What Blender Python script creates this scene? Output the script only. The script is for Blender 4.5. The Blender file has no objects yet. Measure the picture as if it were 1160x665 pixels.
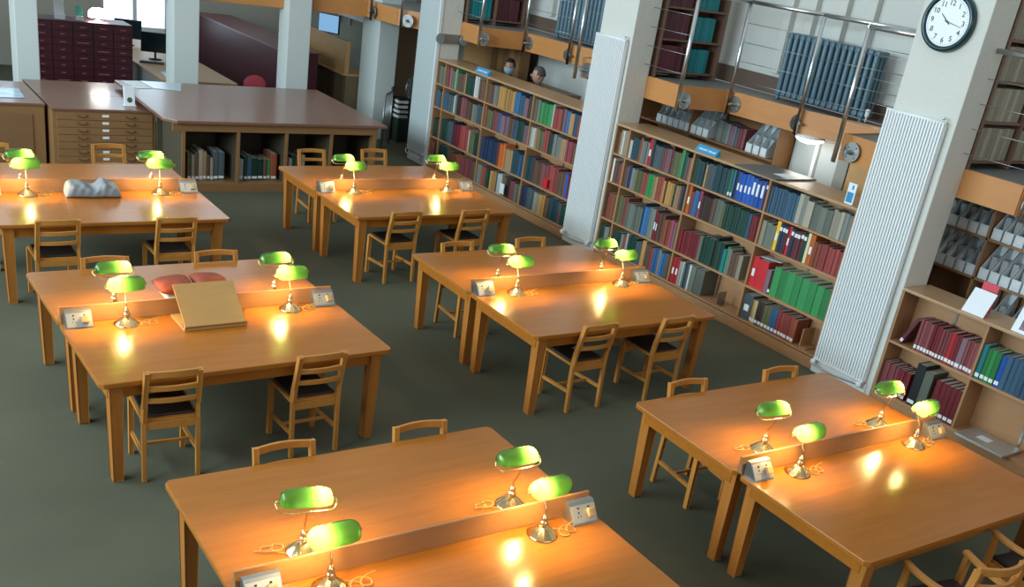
import bpy, bmesh, math, random
from mathutils import Vector, Matrix, Euler
random.seed(7)
C = bpy.context.scene.collection
PI = math.pi
rad = math.radians

# ------------------------------------------------------------------ materials
MATS = {}
def new_mat(name):
    m = bpy.data.materials.new(name); m.use_nodes = True
    nt = m.node_tree; b = nt.nodes['Principled BSDF']
    return m, nt, b
def plain(name, col, rough=.6, metal=0., spec=.5, noise=0., nscale=20., bump=0., coat=0.):
    if name in MATS: return MATS[name]
    m, nt, b = new_mat(name)
    b.inputs['Base Color'].default_value = (*col, 1)
    b.inputs['Roughness'].default_value = rough
    b.inputs['Metallic'].default_value = metal
    b.inputs['Specular IOR Level'].default_value = spec
    b.inputs['Coat Weight'].default_value = coat
    b.inputs['Coat Roughness'].default_value = .15
    if noise or bump:
        tc = nt.nodes.new('ShaderNodeTexCoord')
        n = nt.nodes.new('ShaderNodeTexNoise'); n.inputs['Scale'].default_value = nscale; n.inputs['Detail'].default_value = 4
        nt.links.new(tc.outputs['Object'], n.inputs['Vector'])
        if noise:
            r = nt.nodes.new('ShaderNodeValToRGB')
            r.color_ramp.elements[0].position = .3; r.color_ramp.elements[1].position = .7
            r.color_ramp.elements[0].color = (*[c*(1-noise) for c in col], 1)
            r.color_ramp.elements[1].color = (*[min(1, c*(1+noise)) for c in col], 1)
            nt.links.new(n.outputs['Fac'], r.inputs['Fac']); nt.links.new(r.outputs['Color'], b.inputs['Base Color'])
        if bump:
            bp = nt.nodes.new('ShaderNodeBump'); bp.inputs['Strength'].default_value = bump; bp.inputs['Distance'].default_value = .01
            nt.links.new(n.outputs['Fac'], bp.inputs['Height']); nt.links.new(bp.outputs['Normal'], b.inputs['Normal'])
    MATS[name] = m
    return m
def wood(name, col, rough=.35, scale=(1.2, 14, 14), var=.22, coat=0., spec=.5):
    if name in MATS: return MATS[name]
    m, nt, b = new_mat(name)
    tc = nt.nodes.new('ShaderNodeTexCoord'); mp = nt.nodes.new('ShaderNodeMapping')
    mp.inputs['Scale'].default_value = scale
    n = nt.nodes.new('ShaderNodeTexNoise'); n.inputs['Scale'].default_value = 2.2; n.inputs['Detail'].default_value = 6; n.inputs['Distortion'].default_value = .6
    n2 = nt.nodes.new('ShaderNodeTexNoise'); n2.inputs['Scale'].default_value = 1.1; n2.inputs['Detail'].default_value = 2
    oi = nt.nodes.new('ShaderNodeObjectInfo'); ad = nt.nodes.new('ShaderNodeVectorMath'); ad.operation = 'ADD'
    nt.links.new(tc.outputs['Object'], ad.inputs[0]); nt.links.new(oi.outputs['Random'], ad.inputs[1])
    nt.links.new(ad.outputs[0], mp.inputs['Vector']); nt.links.new(mp.outputs[0], n.inputs['Vector']); nt.links.new(ad.outputs[0], n2.inputs['Vector'])
    r = nt.nodes.new('ShaderNodeValToRGB')
    r.color_ramp.elements[0].position = .28; r.color_ramp.elements[1].position = .72
    r.color_ramp.elements[0].color = (col[0]*(1-var), col[1]*(1-var*1.25), col[2]*(1-var*1.4), 1)
    r.color_ramp.elements[1].color = (min(1, col[0]*(1+var*.6)), min(1, col[1]*(1+var*.6)), min(1, col[2]*(1+var*.5)), 1)
    mx = nt.nodes.new('ShaderNodeMath'); mx.operation = 'MULTIPLY_ADD'; mx.inputs[1].default_value = .6
    m2 = nt.nodes.new('ShaderNodeMath'); m2.operation = 'MULTIPLY'; m2.inputs[1].default_value = .4
    nt.links.new(n2.outputs['Fac'], m2.inputs[0]); nt.links.new(n.outputs['Fac'], mx.inputs[0]); nt.links.new(m2.outputs[0], mx.inputs[2])
    nt.links.new(mx.outputs[0], r.inputs['Fac']); nt.links.new(r.outputs['Color'], b.inputs['Base Color'])
    b.inputs['Roughness'].default_value = rough; b.inputs['Specular IOR Level'].default_value = spec
    b.inputs['Coat Weight'].default_value = coat; b.inputs['Coat Roughness'].default_value = .12
    MATS[name] = m
    return m
def emit(name, col, s):
    m = bpy.data.materials.new(name); m.use_nodes = True; nt = m.node_tree; nt.nodes.clear()
    e = nt.nodes.new('ShaderNodeEmission'); e.inputs['Color'].default_value = (*col, 1); e.inputs['Strength'].default_value = s
    o = nt.nodes.new('ShaderNodeOutputMaterial'); nt.links.new(e.outputs[0], o.inputs['Surface'])
    return m

W_TABLE = wood('table_oak', (.40, .138, .019), .21, (1.1, 12, 12), .16, coat=0., spec=.42)
W_LEG = wood('leg_oak', (.42, .16, .03), .4, (14, 14, 1.2), .18, spec=.35)
W_DIV = wood('divider_oak', (.34, .165, .065), .4, (1.2, 12, 12), .12, spec=.35)
W_CHAIR = wood('chair_beech', (.52, .22, .045), .4, (8, 8, 2), .14, spec=.35)
W_SHELF = wood('shelf_oak', (.44, .24, .115), .42, (10, 1.2, 10), .12)
W_SHELFTOP = wood('shelf_top_oak', (.47, .29, .15), .3, (10, 1.2, 10), .14)
W_SHELFSIDE = wood('shelf_side_oak', (.40, .215, .10), .45, (10, 10, 1.2), .12)
W_FASCIA = wood('fascia_ply', (.58, .25, .075), .4, (3, 1.2, 10), .1)
W_REST = wood('rest_ply', (.50, .28, .085), .45, (2, 10, 10), .08)
W_MAP = wood('map_table_top', (.225, .105, .07), .28, (1, 10, 10), .12, coat=.3)
W_CHEST = wood('chest_wood', (.27, .14, .055), .4, (1, 10, 10), .12)
W_PANEL = wood('panel_wood', (.52, .29, .11), .45, (10, 10, 1), .1)
SEAT = plain('seat_leather', (.022, .016, .014), .5)
BRASS = plain('brass', (.80, .58, .28), .22, 1.)
STEEL = plain('brushed_steel', (.62, .64, .63), .28, 1.)
STEEL_D = plain('plate_steel', (.36, .38, .37), .35, .9)
WHITE = plain('white_paint', (.78, .80, .78), .5)
RADW = plain('radiator_white', (.80, .82, .81), .35)
PILLAR = plain('pillar_paint', (.64, .635, .57), .7, bump=.6, nscale=14)
PILLARG = plain('pillar_paint_pale', (.60, .64, .60), .7)
WALLW = plain('wall_white', (.62, .62, .57), .8)
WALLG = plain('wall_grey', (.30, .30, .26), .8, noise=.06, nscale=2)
DADO = plain('dado_brown', (.14, .085, .06), .6)
GREYV = plain('balcony_vinyl', (.22, .23, .22), .35)
BLUEI = plain('cast_iron_blue', (.10, .175, .22), .4)
MAROON = plain('maroon_cabinet', (.075, .012, .022), .4)
MAROONT = plain('maroon_top', (.16, .04, .05), .3)
GREYBOX = plain('file_box_grey', (.72, .78, .79), .6)
PAGES = plain('book_pages', (.52, .47, .38), .8)
LABEL = plain('paper_label', (.82, .82, .80), .6)
BLACK = plain('black_plastic', (.015, .015, .017), .4)
DARK = plain('dark_recess', (.05, .04, .03), .7)
PAPER = plain('white_paper', (.80, .83, .85), .5)
CORD = plain('brass_cord', (.45, .27, .08), .4)
SIGNB = plain('sign_blue', (.03, .27, .50), .4)

def carpet():
    m, nt, b = new_mat('carpet')
    tc = nt.nodes.new('ShaderNodeTexCoord')
    n = nt.nodes.new('ShaderNodeTexNoise'); n.inputs['Scale'].default_value = 160; n.inputs['Detail'].default_value = 2
    n2 = nt.nodes.new('ShaderNodeTexNoise'); n2.inputs['Scale'].default_value = .9; n2.inputs['Detail'].default_value = 4
    ad = nt.nodes.new('ShaderNodeMath'); ad.operation = 'MULTIPLY_ADD'; ad.inputs[1].default_value = .5
    m2 = nt.nodes.new('ShaderNodeMath'); m2.operation = 'MULTIPLY'; m2.inputs[1].default_value = .5
    r = nt.nodes.new('ShaderNodeValToRGB'); r.color_ramp.elements[0].color = (.070, .071, .043, 1); r.color_ramp.elements[1].color = (.118, .114, .073, 1)
    r.color_ramp.elements[0].position = .3; r.color_ramp.elements[1].position = .7
    nt.links.new(tc.outputs['Object'], n.inputs['Vector']); nt.links.new(tc.outputs['Object'], n2.inputs['Vector'])
    nt.links.new(n2.outputs['Fac'], m2.inputs[0]); nt.links.new(n.outputs['Fac'], ad.inputs[0]); nt.links.new(m2.outputs[0], ad.inputs[2])
    nt.links.new(ad.outputs[0], r.inputs['Fac']); nt.links.new(r.outputs['Color'], b.inputs['Base Color'])
    b.inputs['Roughness'].default_value = .85; b.inputs['Specular IOR Level'].default_value = .25
    return m
CARPET = carpet()

def shade_glass():
    m = bpy.data.materials.new('green_shade_glass'); m.use_nodes = True; nt = m.node_tree; nt.nodes.clear()
    tr = nt.nodes.new('ShaderNodeBsdfTranslucent'); tr.inputs['Color'].default_value = (.036, .125, .022, 1)
    df = nt.nodes.new('ShaderNodeBsdfDiffuse'); df.inputs['Color'].default_value = (.004, .13, .012, 1)
    gl = nt.nodes.new('ShaderNodeBsdfGlossy'); gl.inputs['Roughness'].default_value = .12; gl.inputs['Color'].default_value = (1, 1, 1, 1)
    fr = nt.nodes.new('ShaderNodeFresnel'); fr.inputs['IOR'].default_value = 1.45
    a = nt.nodes.new('ShaderNodeMixShader'); a.inputs[0].default_value = .6
    b = nt.nodes.new('ShaderNodeMixShader')
    o = nt.nodes.new('ShaderNodeOutputMaterial')
    nt.links.new(tr.outputs[0], a.inputs[2]); nt.links.new(df.outputs[0], a.inputs[1])
    nt.links.new(fr.outputs[0], b.inputs[0]); nt.links.new(a.outputs[0], b.inputs[1]); nt.links.new(gl.outputs[0], b.inputs[2])
    nt.links.new(b.outputs[0], o.inputs['Surface'])
    return m
SHADE = shade_glass()
BULB = emit('warm_bulb', (1, .66, .24), 980)

# ------------------------------------------------------------------ mesh helpers
def merge(bm, tmp, mat=0, M=None):
    vs = {}
    for v in tmp.verts:
        vs[v] = bm.verts.new(M @ v.co if M else v.co)
    for f in tmp.faces:
        try:
            g = bm.faces.new([vs[v] for v in f.verts]); g.material_index = f.material_index if mat is None else mat; g.smooth = f.smooth
        except ValueError: pass
    tmp.free()
def box(bm, x0, x1, y0, y1, z0, z1, mat=0, bev=0., M=None):
    t = bmesh.new(); bmesh.ops.create_cube(t, size=1)
    for v in t.verts:
        v.co = Vector(((x0+x1)/2+v.co.x*(x1-x0), (y0+y1)/2+v.co.y*(y1-y0), (z0+z1)/2+v.co.z*(z1-z0)))
    if bev: bmesh.ops.bevel(t, geom=t.edges[:], offset=bev, segments=2, profile=.6, affect='EDGES')
    merge(bm, t, mat, M)
def beam(bm, a, b, w, h, mat=0, bev=.003, w2=None, h2=None, up=Vector((0, 0, 1))):
    a = Vector(a); b = Vector(b); d = (b-a); L = d.length; d.normalize()
    s = d.cross(up)
    if s.length < 1e-4: s = Vector((1, 0, 0))
    s.normalize(); u = s.cross(d)
    w2 = w if w2 is None else w2; h2 = h if h2 is None else h2
    t = bmesh.new(); bmesh.ops.create_cube(t, size=1)
    for v in t.verts:
        k = v.co.y+.5
        v.co = a + d*(k*L) + s*(v.co.x*(w+(w2-w)*k)) + u*(v.co.z*(h+(h2-h)*k))
    if bev: bmesh.ops.bevel(t, geom=t.edges[:], offset=bev, segments=2, profile=.6, affect='EDGES')
    bmesh.ops.recalc_face_normals(t, faces=t.faces[:])
    merge(bm, t, mat)
def prism(bm, pts, z0, z1, mat=0, M=None, bev=0.):
    t = bmesh.new(); n = len(pts)
    lo = [t.verts.new((p[0], p[1], z0)) for p in pts]; hi = [t.verts.new((p[0], p[1], z1)) for p in pts]
    t.faces.new(lo[::-1]); t.faces.new(hi)
    for i in range(n): t.faces.new((lo[i], lo[(i+1) % n], hi[(i+1) % n], hi[i]))
    bmesh.ops.recalc_face_normals(t, faces=t.faces[:])
    if bev: bmesh.ops.bevel(t, geom=t.edges[:], offset=bev, segments=2, profile=.6, affect='EDGES')
    merge(bm, t, mat, M)
def lathe(bm, prof, n=24, mat=0, flute=None, M=None):
    t = bmesh.new(); rings = []
    for r, z in prof:
        ring = []
        for i in range(n):
            a = 2*PI*i/n; rr = r
            if flute and flute[1] < z < flute[2]: rr = r*(1+flute[3]*math.cos(flute[0]*a))
            ring.append(t.verts.new((rr*math.cos(a), rr*math.sin(a), z)))
        rings.append(ring)
    for k in range(len(rings)-1):
        for i in range(n):
            f = t.faces.new((rings[k][i], rings[k][(i+1) % n], rings[k+1][(i+1) % n], rings[k+1][i])); f.smooth = True
    t.faces.new(rings[0][::-1]); t.faces.new(rings[-1])
    merge(bm, t, mat, M)
def tube(bm, pts, r, n=8, mat=0, closed=False):
    pts = [Vector(p) for p in pts]; t = bmesh.new(); rings = []
    prev = None
    for i, p in enumerate(pts):
        d = (pts[min(i+1, len(pts)-1)]-pts[max(i-1, 0)]).normalized()
        if prev is None:
            s = d.cross(Vector((0, 0, 1)))
            if s.length < .1: s = d.cross(Vector((0, 1, 0)))
        else: s = prev - d*prev.dot(d)
        s.normalize(); prev = s; u = d.cross(s)
        rr = r[i] if isinstance(r, (list, tuple)) else r
        rings.append([t.verts.new(p+s*(rr*math.cos(2*PI*k/n))+u*(rr*math.sin(2*PI*k/n))) for k in range(n)])
    for k in range(len(rings)-1):
        for i in range(n):
            f = t.faces.new((rings[k][i], rings[k][(i+1) % n], rings[k+1][(i+1) % n], rings[k+1][i])); f.smooth = True
    t.faces.new(rings[0][::-1]); t.faces.new(rings[-1])
    bmesh.ops.recalc_face_normals(t, faces=t.faces[:])
    merge(bm, t, mat)
def sphere(bm, c, r, sc=(1, 1, 1), mat=0, sub=2):
    t = bmesh.new(); bmesh.ops.create_icosphere(t, subdivisions=sub, radius=r)
    for v in t.verts: v.co = Vector((c[0]+v.co.x*sc[0], c[1]+v.co.y*sc[1], c[2]+v.co.z*sc[2]))
    for f in t.faces: f.smooth = True
    merge(bm, t, mat)
def arcpts(fn, n): return [fn(i/(n-1)) for i in range(n)]
def smooth_path(pts, n=8):
    P = [Vector(p) for p in pts]; out = []
    for i in range(len(P)-1):
        p0 = P[max(i-1, 0)]; p1 = P[i]; p2 = P[i+1]; p3 = P[min(i+2, len(P)-1)]
        for k in range(n):
            t = k/n
            out.append(.5*((2*p1)+(p2-p0)*t+(2*p0-5*p1+4*p2-p3)*t*t+(3*p1-p0-3*p2+p3)*t**3))
    out.append(P[-1]); return out
def curved_rail(bm, pts, w, h, mat=0):
    """box section swept along pts; w across (horizontal), h vertical"""
    P = [Vector(p) for p in pts]; t = bmesh.new(); rings = []
    for i, p in enumerate(P):
        d = (P[min(i+1, len(P)-1)]-P[max(i-1, 0)]).normalized()
        s = d.cross(Vector((0, 0, 1))).normalized(); u = s.cross(d)
        rings.append([t.verts.new(p+s*a*w/2+u*b*h/2) for a, b in ((-1, -1), (1, -1), (1, 1), (-1, 1))])
    for k in range(len(rings)-1):
        for i in range(4): t.faces.new((rings[k][i], rings[k][(i+1) % 4], rings[k+1][(i+1) % 4], rings[k+1][i]))
    t.faces.new(rings[0][::-1]); t.faces.new(rings[-1])
    bmesh.ops.recalc_face_normals(t, faces=t.faces[:])
    e = [e for e in t.edges if e.calc_face_angle(0) > 1.0]
    bmesh.ops.bevel(t, geom=e, offset=min(w, h)*.2, segments=2, profile=.6, affect='EDGES')
    merge(bm, t, mat)

def obj(name, bm, mats, parent=None, loc=(0, 0, 0), rot=(0, 0, 0)):
    me = bpy.data.meshes.new(name); bm.to_mesh(me); bm.free()
    for m in (mats if isinstance(mats, (list, tuple)) else [mats]): me.materials.append(m)
    o = bpy.data.objects.new(name, me); C.objects.link(o); o.location = loc; o.rotation_euler = rot
    if parent: o.parent = parent
    return o
def tag(o, label, cat, group=None):
    o['label'] = label; o['category'] = cat
    if group: o['group'] = group
    return o
def struct(name, bm, mats, label=None, **k):
    o = obj(name, bm, mats, **k); o['kind'] = 'structure'
    if label: o['label'] = label
    return o
def thing(name, label, cat, loc=(0, 0, 0), rz=0, group=None, rot=None):
    o = bpy.data.objects.new(name, None); C.objects.link(o); o.empty_display_size = .1
    o.location = loc; o.rotation_euler = rot or (0, 0, rz)
    return tag(o, label, cat, group)
def kids(o): return [c for c in C.objects if c.parent == o]
def copy_tree(o, loc, rz, label, group=None):
    def rec(s, par):
        c = s.copy(); C.objects.link(c)
        if par: c.parent = par
        for ch in kids(s): rec(ch, c)
        return c
    r = rec(o, None); r.location = loc; r.rotation_euler = (0, 0, rz); r['label'] = label
    if group: r['group'] = group
    return r
def B(*a, **k):
    bm = bmesh.new(); box(bm, *a, **k); return bm

# ------------------------------------------------------------------ camera
cam = bpy.data.cameras.new('camera'); co = bpy.data.objects.new('camera', cam); C.objects.link(co)
F = 1121.37; RX, RY, RZ = 1.15388, .16066, -.66112
cam.sensor_fit = 'HORIZONTAL'; cam.sensor_width = 36; cam.lens = F*36/1160
cam.shift_x = -4.61/1160; cam.shift_y = 99.8/1160
cam.clip_start = .05; cam.clip_end = 100
co.matrix_world = Matrix.Translation((-2.1939, -.7436, 3.6485)) @ Matrix.Rotation(RZ, 4, 'Z') @ Matrix.Rotation(RX, 4, 'X') @ Matrix.Rotation(RY, 4, 'Z')
bpy.context.scene.camera = co

# ------------------------------------------------------------------ setting
struct('floor', B(-8, 9.5, -3, 22, -.1, 0), CARPET)

XF = 6.205   # front plane of bookcases and pillars
def pillar(name, x0, x1, y0, y1, z1=6.0, mat=PILLAR):
    return struct(name, B(x0, x1, y0, y1, 0, z1, bev=.012), mat)
pillar('trim_1', 6.21, 6.58, 4.37, 5.05)
pillar('trim_2', 6.21, 6.58, 8.87, 9.51)
pillar('trim_3', 6.21, 6.58, 13.38, 14.02)
pillar('trim_4', 6.14, 6.52, 15.3, 15.95, mat=PILLARG)
for i, (xa, xb) in enumerate(((4.47, 4.86), (2.64, 3.03), (.44, .74))):
    pillar('trim_%d' % (5+i), xa, xb, 15.25, 15.65, 4.5, PILLARG)

# right hand wall beyond the aisle under and above the balcony
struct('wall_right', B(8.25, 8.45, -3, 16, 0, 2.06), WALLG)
bm = bmesh.new(); box(bm, 8.05, 8.45, -3, 16, 2.32, 6, 0); box(bm, 8.02, 8.05, -3, 16, 2.32, 2.53, 1, bev=.004); box(bm, 8.03, 8.05, -3, 16, 2.53, 2.58, 0, bev=.004)
for y in (13.0, 12.3, 11.0, 8.1, 7.75, 7.3, 6.9, 4.2):
    box(bm, 7.96, 8.05, y-.06, y+.06, 2.58, 6, 0, bev=.01)
struct('wall_upper', bm, [WALLW, DADO])
# pale recess wall seen above the far bookcase
struct('wall_recess', B(8.16, 8.25, 9.9, 13.38, 0, 2.06), WALLW)

# balcony: slab with timber fascia for each bay
def balcony(idx, y0, y1):
    P = [(6.60, y1), (6.60, y1-.58), (7.30, y1-.71), (7.42, y1-1.8), (7.80, y0+.87), (6.62, y0+.72), (6.60, y0)]
    bm = bmesh.new()
    slab = [(p[0]+.02, p[1]) for p in P] + [(8.0, y0), (8.0, y1)]
    prism(bm, slab, 2.065, 2.315); box(bm, 6.6, 8.0, y1, y1+.64, 2.065, 2.315)
    struct('balcony_floor_%d' % idx, bm, GREYV)
    bm = bmesh.new()
    off = .025
    for i in range(len(P)-1):
        a = Vector((*P[i], 2.19)); b = Vector((*P[i+1], 2.19))
        d = (b-a).normalized()
        beam(bm, a-d*.008, b+d*.008, .04, .26, bev=.003)
    struct('balcony_fascia_%d' % idx, bm, W_FASCIA)
    return P
bays = [(-.1, 4.37), (5.05, 8.87), (9.51, 13.38)]
for i, (a, b) in enumerate(bays): balcony(i+1, a, b)
# cross balcony over the far row of pillars
P = [(6.3, 14.02), (6.28, 14.22), (6.04, 14.5), (5.94, 15.4), (4.75, 15.48), (-5, 15.7)]
bm = bmesh.new(); prism(bm, [(p[0]+.02, p[1]+.03) for p in P]+[(-5, 17), (8.3, 17), (8.3, 14.02)], 2.065, 2.315); struct('balcony_floor_4', bm, GREYV)
bm = bmesh.new()
for i in range(len(P)-1):
    a = Vector((*P[i], 2.19)); b = Vector((*P[i+1], 2.19)); beam(bm, a, b, .04, .26, bev=.003)
struct('balcony_fascia_4', bm, W_FASCIA)

# railings
def railing(label, posts, spans, cables, plates):
    t = thing('balcony_railing', label, 'railing', (posts[0][0], posts[0][1], 2.05), group='steel balcony railings')
    o = Vector((posts[0][0], posts[0][1], 2.05))
    for x, y in posts:
        bm = bmesh.new()
        lathe(bm, [(.024, 2.04), (.024, 3.35)], 12, M=Matrix.Translation(Vector((x, y, 0))))
        obj('post', bm, STEEL, t, -o)
    for a, b in spans:
        bm = bmesh.new(); tube(bm, [a, b], .024, 12); obj('handrail', bm, STEEL, t, -o)
    for a, b in cables:
        for z in (2.47, 2.69, 2.91, 3.13):
            bm = bmesh.new(); tube(bm, [(a[0], a[1], z), (b[0], b[1], z)], .0035, 6); obj('cable', bm, STEEL_D, t, -o)
    for (x, y, z, nx, ny) in plates:
        bm = bmesh.new(); n = Vector((nx, ny, 0)).normalized(); c = Vector((x, y, z))
        q = n.to_track_quat('Z', 'Y').to_matrix().to_4x4()
        lathe(bm, [(.10, -.008), (.10, .008)], 28, M=Matrix.Translation(c) @ q)
        for k in range(4):
            a = PI/4+k*PI/2
            lathe(bm, [(.012, 0), (.012, .02)], 8, M=Matrix.Translation(c) @ q @ Matrix.Translation((.07*math.cos(a), .07*math.sin(a), 0)))
        lathe(bm, [(.03, 0), (.02, .05), (.016, .10)], 12, M=Matrix.Translation(c) @ q)
        obj('fixing_plate', bm, STEEL_D, t, -o)
    return t
names = {1: 'steel post and cable railing on the balcony bay right of the wall clock', 2: 'steel post and cable railing in front of the large blue radiator',
         3: 'steel post and cable railing on the balcony bay above the far bookcase'}
for i, (y0, y1) in enumerate(bays):
    a = (6.47, y1-.72); b = (7.25, y1-.80); c = (7.35, y1-1.84); e = (7.72, y0+.85); d = (6.47, y0+.69)
    posts = [a, b, c, d]
    sp = [((6.47, y1, 3.37), (a[0], a[1], 3.37)), ((a[0], a[1], 3.37), (b[0], b[1], 3.37)), ((b[0], b[1], 3.37), (c[0], c[1], 3.37)),
          ((c[0], c[1], 3.37), (e[0], e[1], 3.37)), ((e[0], e[1], 3.37), (d[0], d[1], 3.37)), ((d[0], d[1], 3.37), (6.47, y0, 3.37))]
    cb = [((6.47, y1), a), (b, c), (c, e), (d, (6.47, y0))]
    pl = [(6.56, a[1]-.02, 2.17, -1, 0), (7.30, b[1]-.06, 2.18, -1, 0), (7.40, c[1]+.03, 2.17, -.5, -.86), (6.56, d[1]-.12, 2.17, -1, 0)]
    railing(names[i+1], posts, sp, cb, pl)
railing('steel railing on the balcony corner above the fan', [(6.02, 14.35), (5.85, 15.1), (4.9, 15.38)],
        [((6.2, 14.02, 3.37), (6.02, 14.35, 3.37)), ((6.02, 14.35, 3.37), (5.85, 15.1, 3.37)), ((5.85, 15.1, 3.37), (4.9, 15.38, 3.37))],
        [((6.02, 14.35), (5.85, 15.1)), ((5.85, 15.1), (4.9, 15.38))],
        [(6.09, 14.25, 2.17, -1, -.6), (5.91, 15.15, 2.17, -1, 0), (4.8, 15.44, 2.17, 0, -1)])

# far end of the room
WPANE = emit('window_daylight', (.66, .86, 1.0), 2.6)
bm = bmesh.new()
wins = [(-2.6, -.6), (-.1, 1.6), (2.95, 4.3), (4.9, 6.3)]
xs = [-6] + [v for w in wins for v in w] + [8.45]
for i in range(0, len(xs), 2): box(bm, xs[i], xs[i+1], 21.0, 21.3, 0, 7)
SILL = [2.0, 2.0, .8, 2.7]
for (a, b), sl in zip(wins, SILL): box(bm, a, b, 21.0, 21.3, 0, sl); box(bm, a, b, 21.0, 21.3, 6.4, 7)
struct('wall_back', bm, plain('far_wall_paint', (.42, .40, .34), .8))
for k, (a, b) in enumerate(wins):
    t = struct('window_%d' % (k+1), B(a, b, 21.2, 21.22, SILL[k], 6.4), WPANE)
    bm = bmesh.new()
    for x in (a+.04, (a+b)/2, b-.04): box(bm, x-.04, x+.04, 21.08, 21.2, SILL[k], 6.4, bev=.008)
    for z in (SILL[k]+.04, 2.9, 4.4, 6.36): box(bm, a, b, 21.08, 21.2, z-.04, z+.04, bev=.008)
    obj('window_frame', bm, WHITE, t)
# side wall beyond the long maroon cabinet with a white ledge
struct('wall_far_right', B(7.3, 7.45, 16.2, 21, 0, 3.2), plain('far_side_wall', (.33, .34, .28), .8))
bm = bmesh.new(); box(bm, 6.9, 7.3, 16.9, 21, 1.86, 1.95, bev=.01); box(bm, 7.1, 7.3, 16.9, 21, 1.70, 1.86); struct('trim_8', bm, WHITE)
struct('wall_behind_fan', B(6.5, 8.25, 16.0, 16.2, 0, 2.06), plain('fan_wall', (.46, .39, .33), .8))

# ------------------------------------------------------------------ bookcases
SH = [.15, .535, 1.01, 1.37]
def bookcase(label, y0, y1, divs, shelves, top, depth=.52, plinth=.14):
    t = thing('bookcase', label, 'bookcase', (XF+depth/2, (y0+y1)/2, 0), group='oak open bookcases')
    o = Vector((XF+depth/2, (y0+y1)/2, 0)); xb = XF+depth
    bm = B(XF-.012, xb, y0-.0, y1, top-.028, top, bev=.004); obj('top_board', bm, W_SHELFTOP, t, -o)
    bm = B(XF, XF+.022, y0, y1, 0, plinth-.022, bev=.003); obj('plinth', bm, W_SHELF, t, -o)
    for i, z in enumerate(shelves):
        bm = B(XF+.002, xb-.02, y0+.02, y1-.02, z-.022, z, bev=.002); obj('shelf', bm, W_SHELF, t, -o)
    for y in (y0+.011, y1-.011):
        bm = B(XF+.001, xb, y-.011, y+.011, 0, top-.028, bev=.002); obj('side_panel', bm, W_SHELFSIDE, t, -o)
    for y in divs:
        bm = B(XF+.003, XF+.30, y-.012, y+.012, plinth, top-.028, bev=.002); obj('divider', bm, W_SHELFSIDE, t, -o)
    bm = B(XF+.27, XF+.285, y0+.02, y1-.02, plinth-.02, top-.028); obj('back_panel', bm, W_SHELF, t, -o)
    for i in range(len(divs)+1):
        e = [y1]+list(divs)+[y0]; yc = (e[i]+e[i+1])/2
        bm = bmesh.new(); box(bm, XF+.262, XF+.27, yc-.012, yc+.012, plinth+.02, top-.04); obj('shelf_strip', bm, STEEL_D, t, -o)
    return t
bookcase('long oak bookcase between the two tall white radiators', 5.10, 8.86, [8.594, 7.431, 6.248], SH, 1.74)
bookcase('farthest oak bookcase, two heads showing above it', 9.55, 13.37, [13.11, 11.905, 10.69], SH, 1.74)
bookcase('low oak bookcase right of the tall radiator under the clock', 1.2, 4.362, [3.46, 2.45], [.14, .66], 1.19, depth=.42)

# ------------------------------------------------------------------ books
PAL = {
 'dark teal': (.012, .05, .062), 'slate': (.06, .085, .095), 'grey': (.17, .18, .165), 'pale grey': (.38, .39, .37), 'white': (.6, .6, .56),
 'brown': (.12, .065, .04), 'dark brown': (.045, .022, .018), 'tan': (.33, .20, .10), 'rust': (.26, .065, .03), 'brick red': (.30, .05, .045),
 'red': (.48, .02, .025), 'dark red': (.16, .012, .018), 'maroon': (.10, .022, .03), 'green': (.02, .20, .045), 'dark green': (.008, .045, .03),
 'olive': (.10, .105, .045), 'navy': (.012, .03, .075), 'blue': (.03, .14, .32), 'bright blue': (.010, .085, .38), 'mauve': (.19, .11, .14),
 'orange': (.55, .13, .02), 'golden tan': (.42, .22, .06), 'yellow': (.75, .42, .03), 'cream': (.62, .55, .30), 'teal': (.01, .20, .22), 'beige': (.33, .30, .22),
 'steel blue': (.035, .09, .15), 'black': (.012, .013, .014), 'grey green': (.13, .145, .115), 'pink': (.42, .06, .13), 'leaf green': (.035, .23, .07), 'rose brown': (.22, .055, .06)}
def cmat(c):
    k = random.choice((0, 1, 2)); f = (.82, 1., 1.2)[k]
    return plain('cloth_%s_%d' % (c.replace(' ', '_'), k), tuple(min(1, v*f) for v in PAL[c]), .5)
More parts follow.
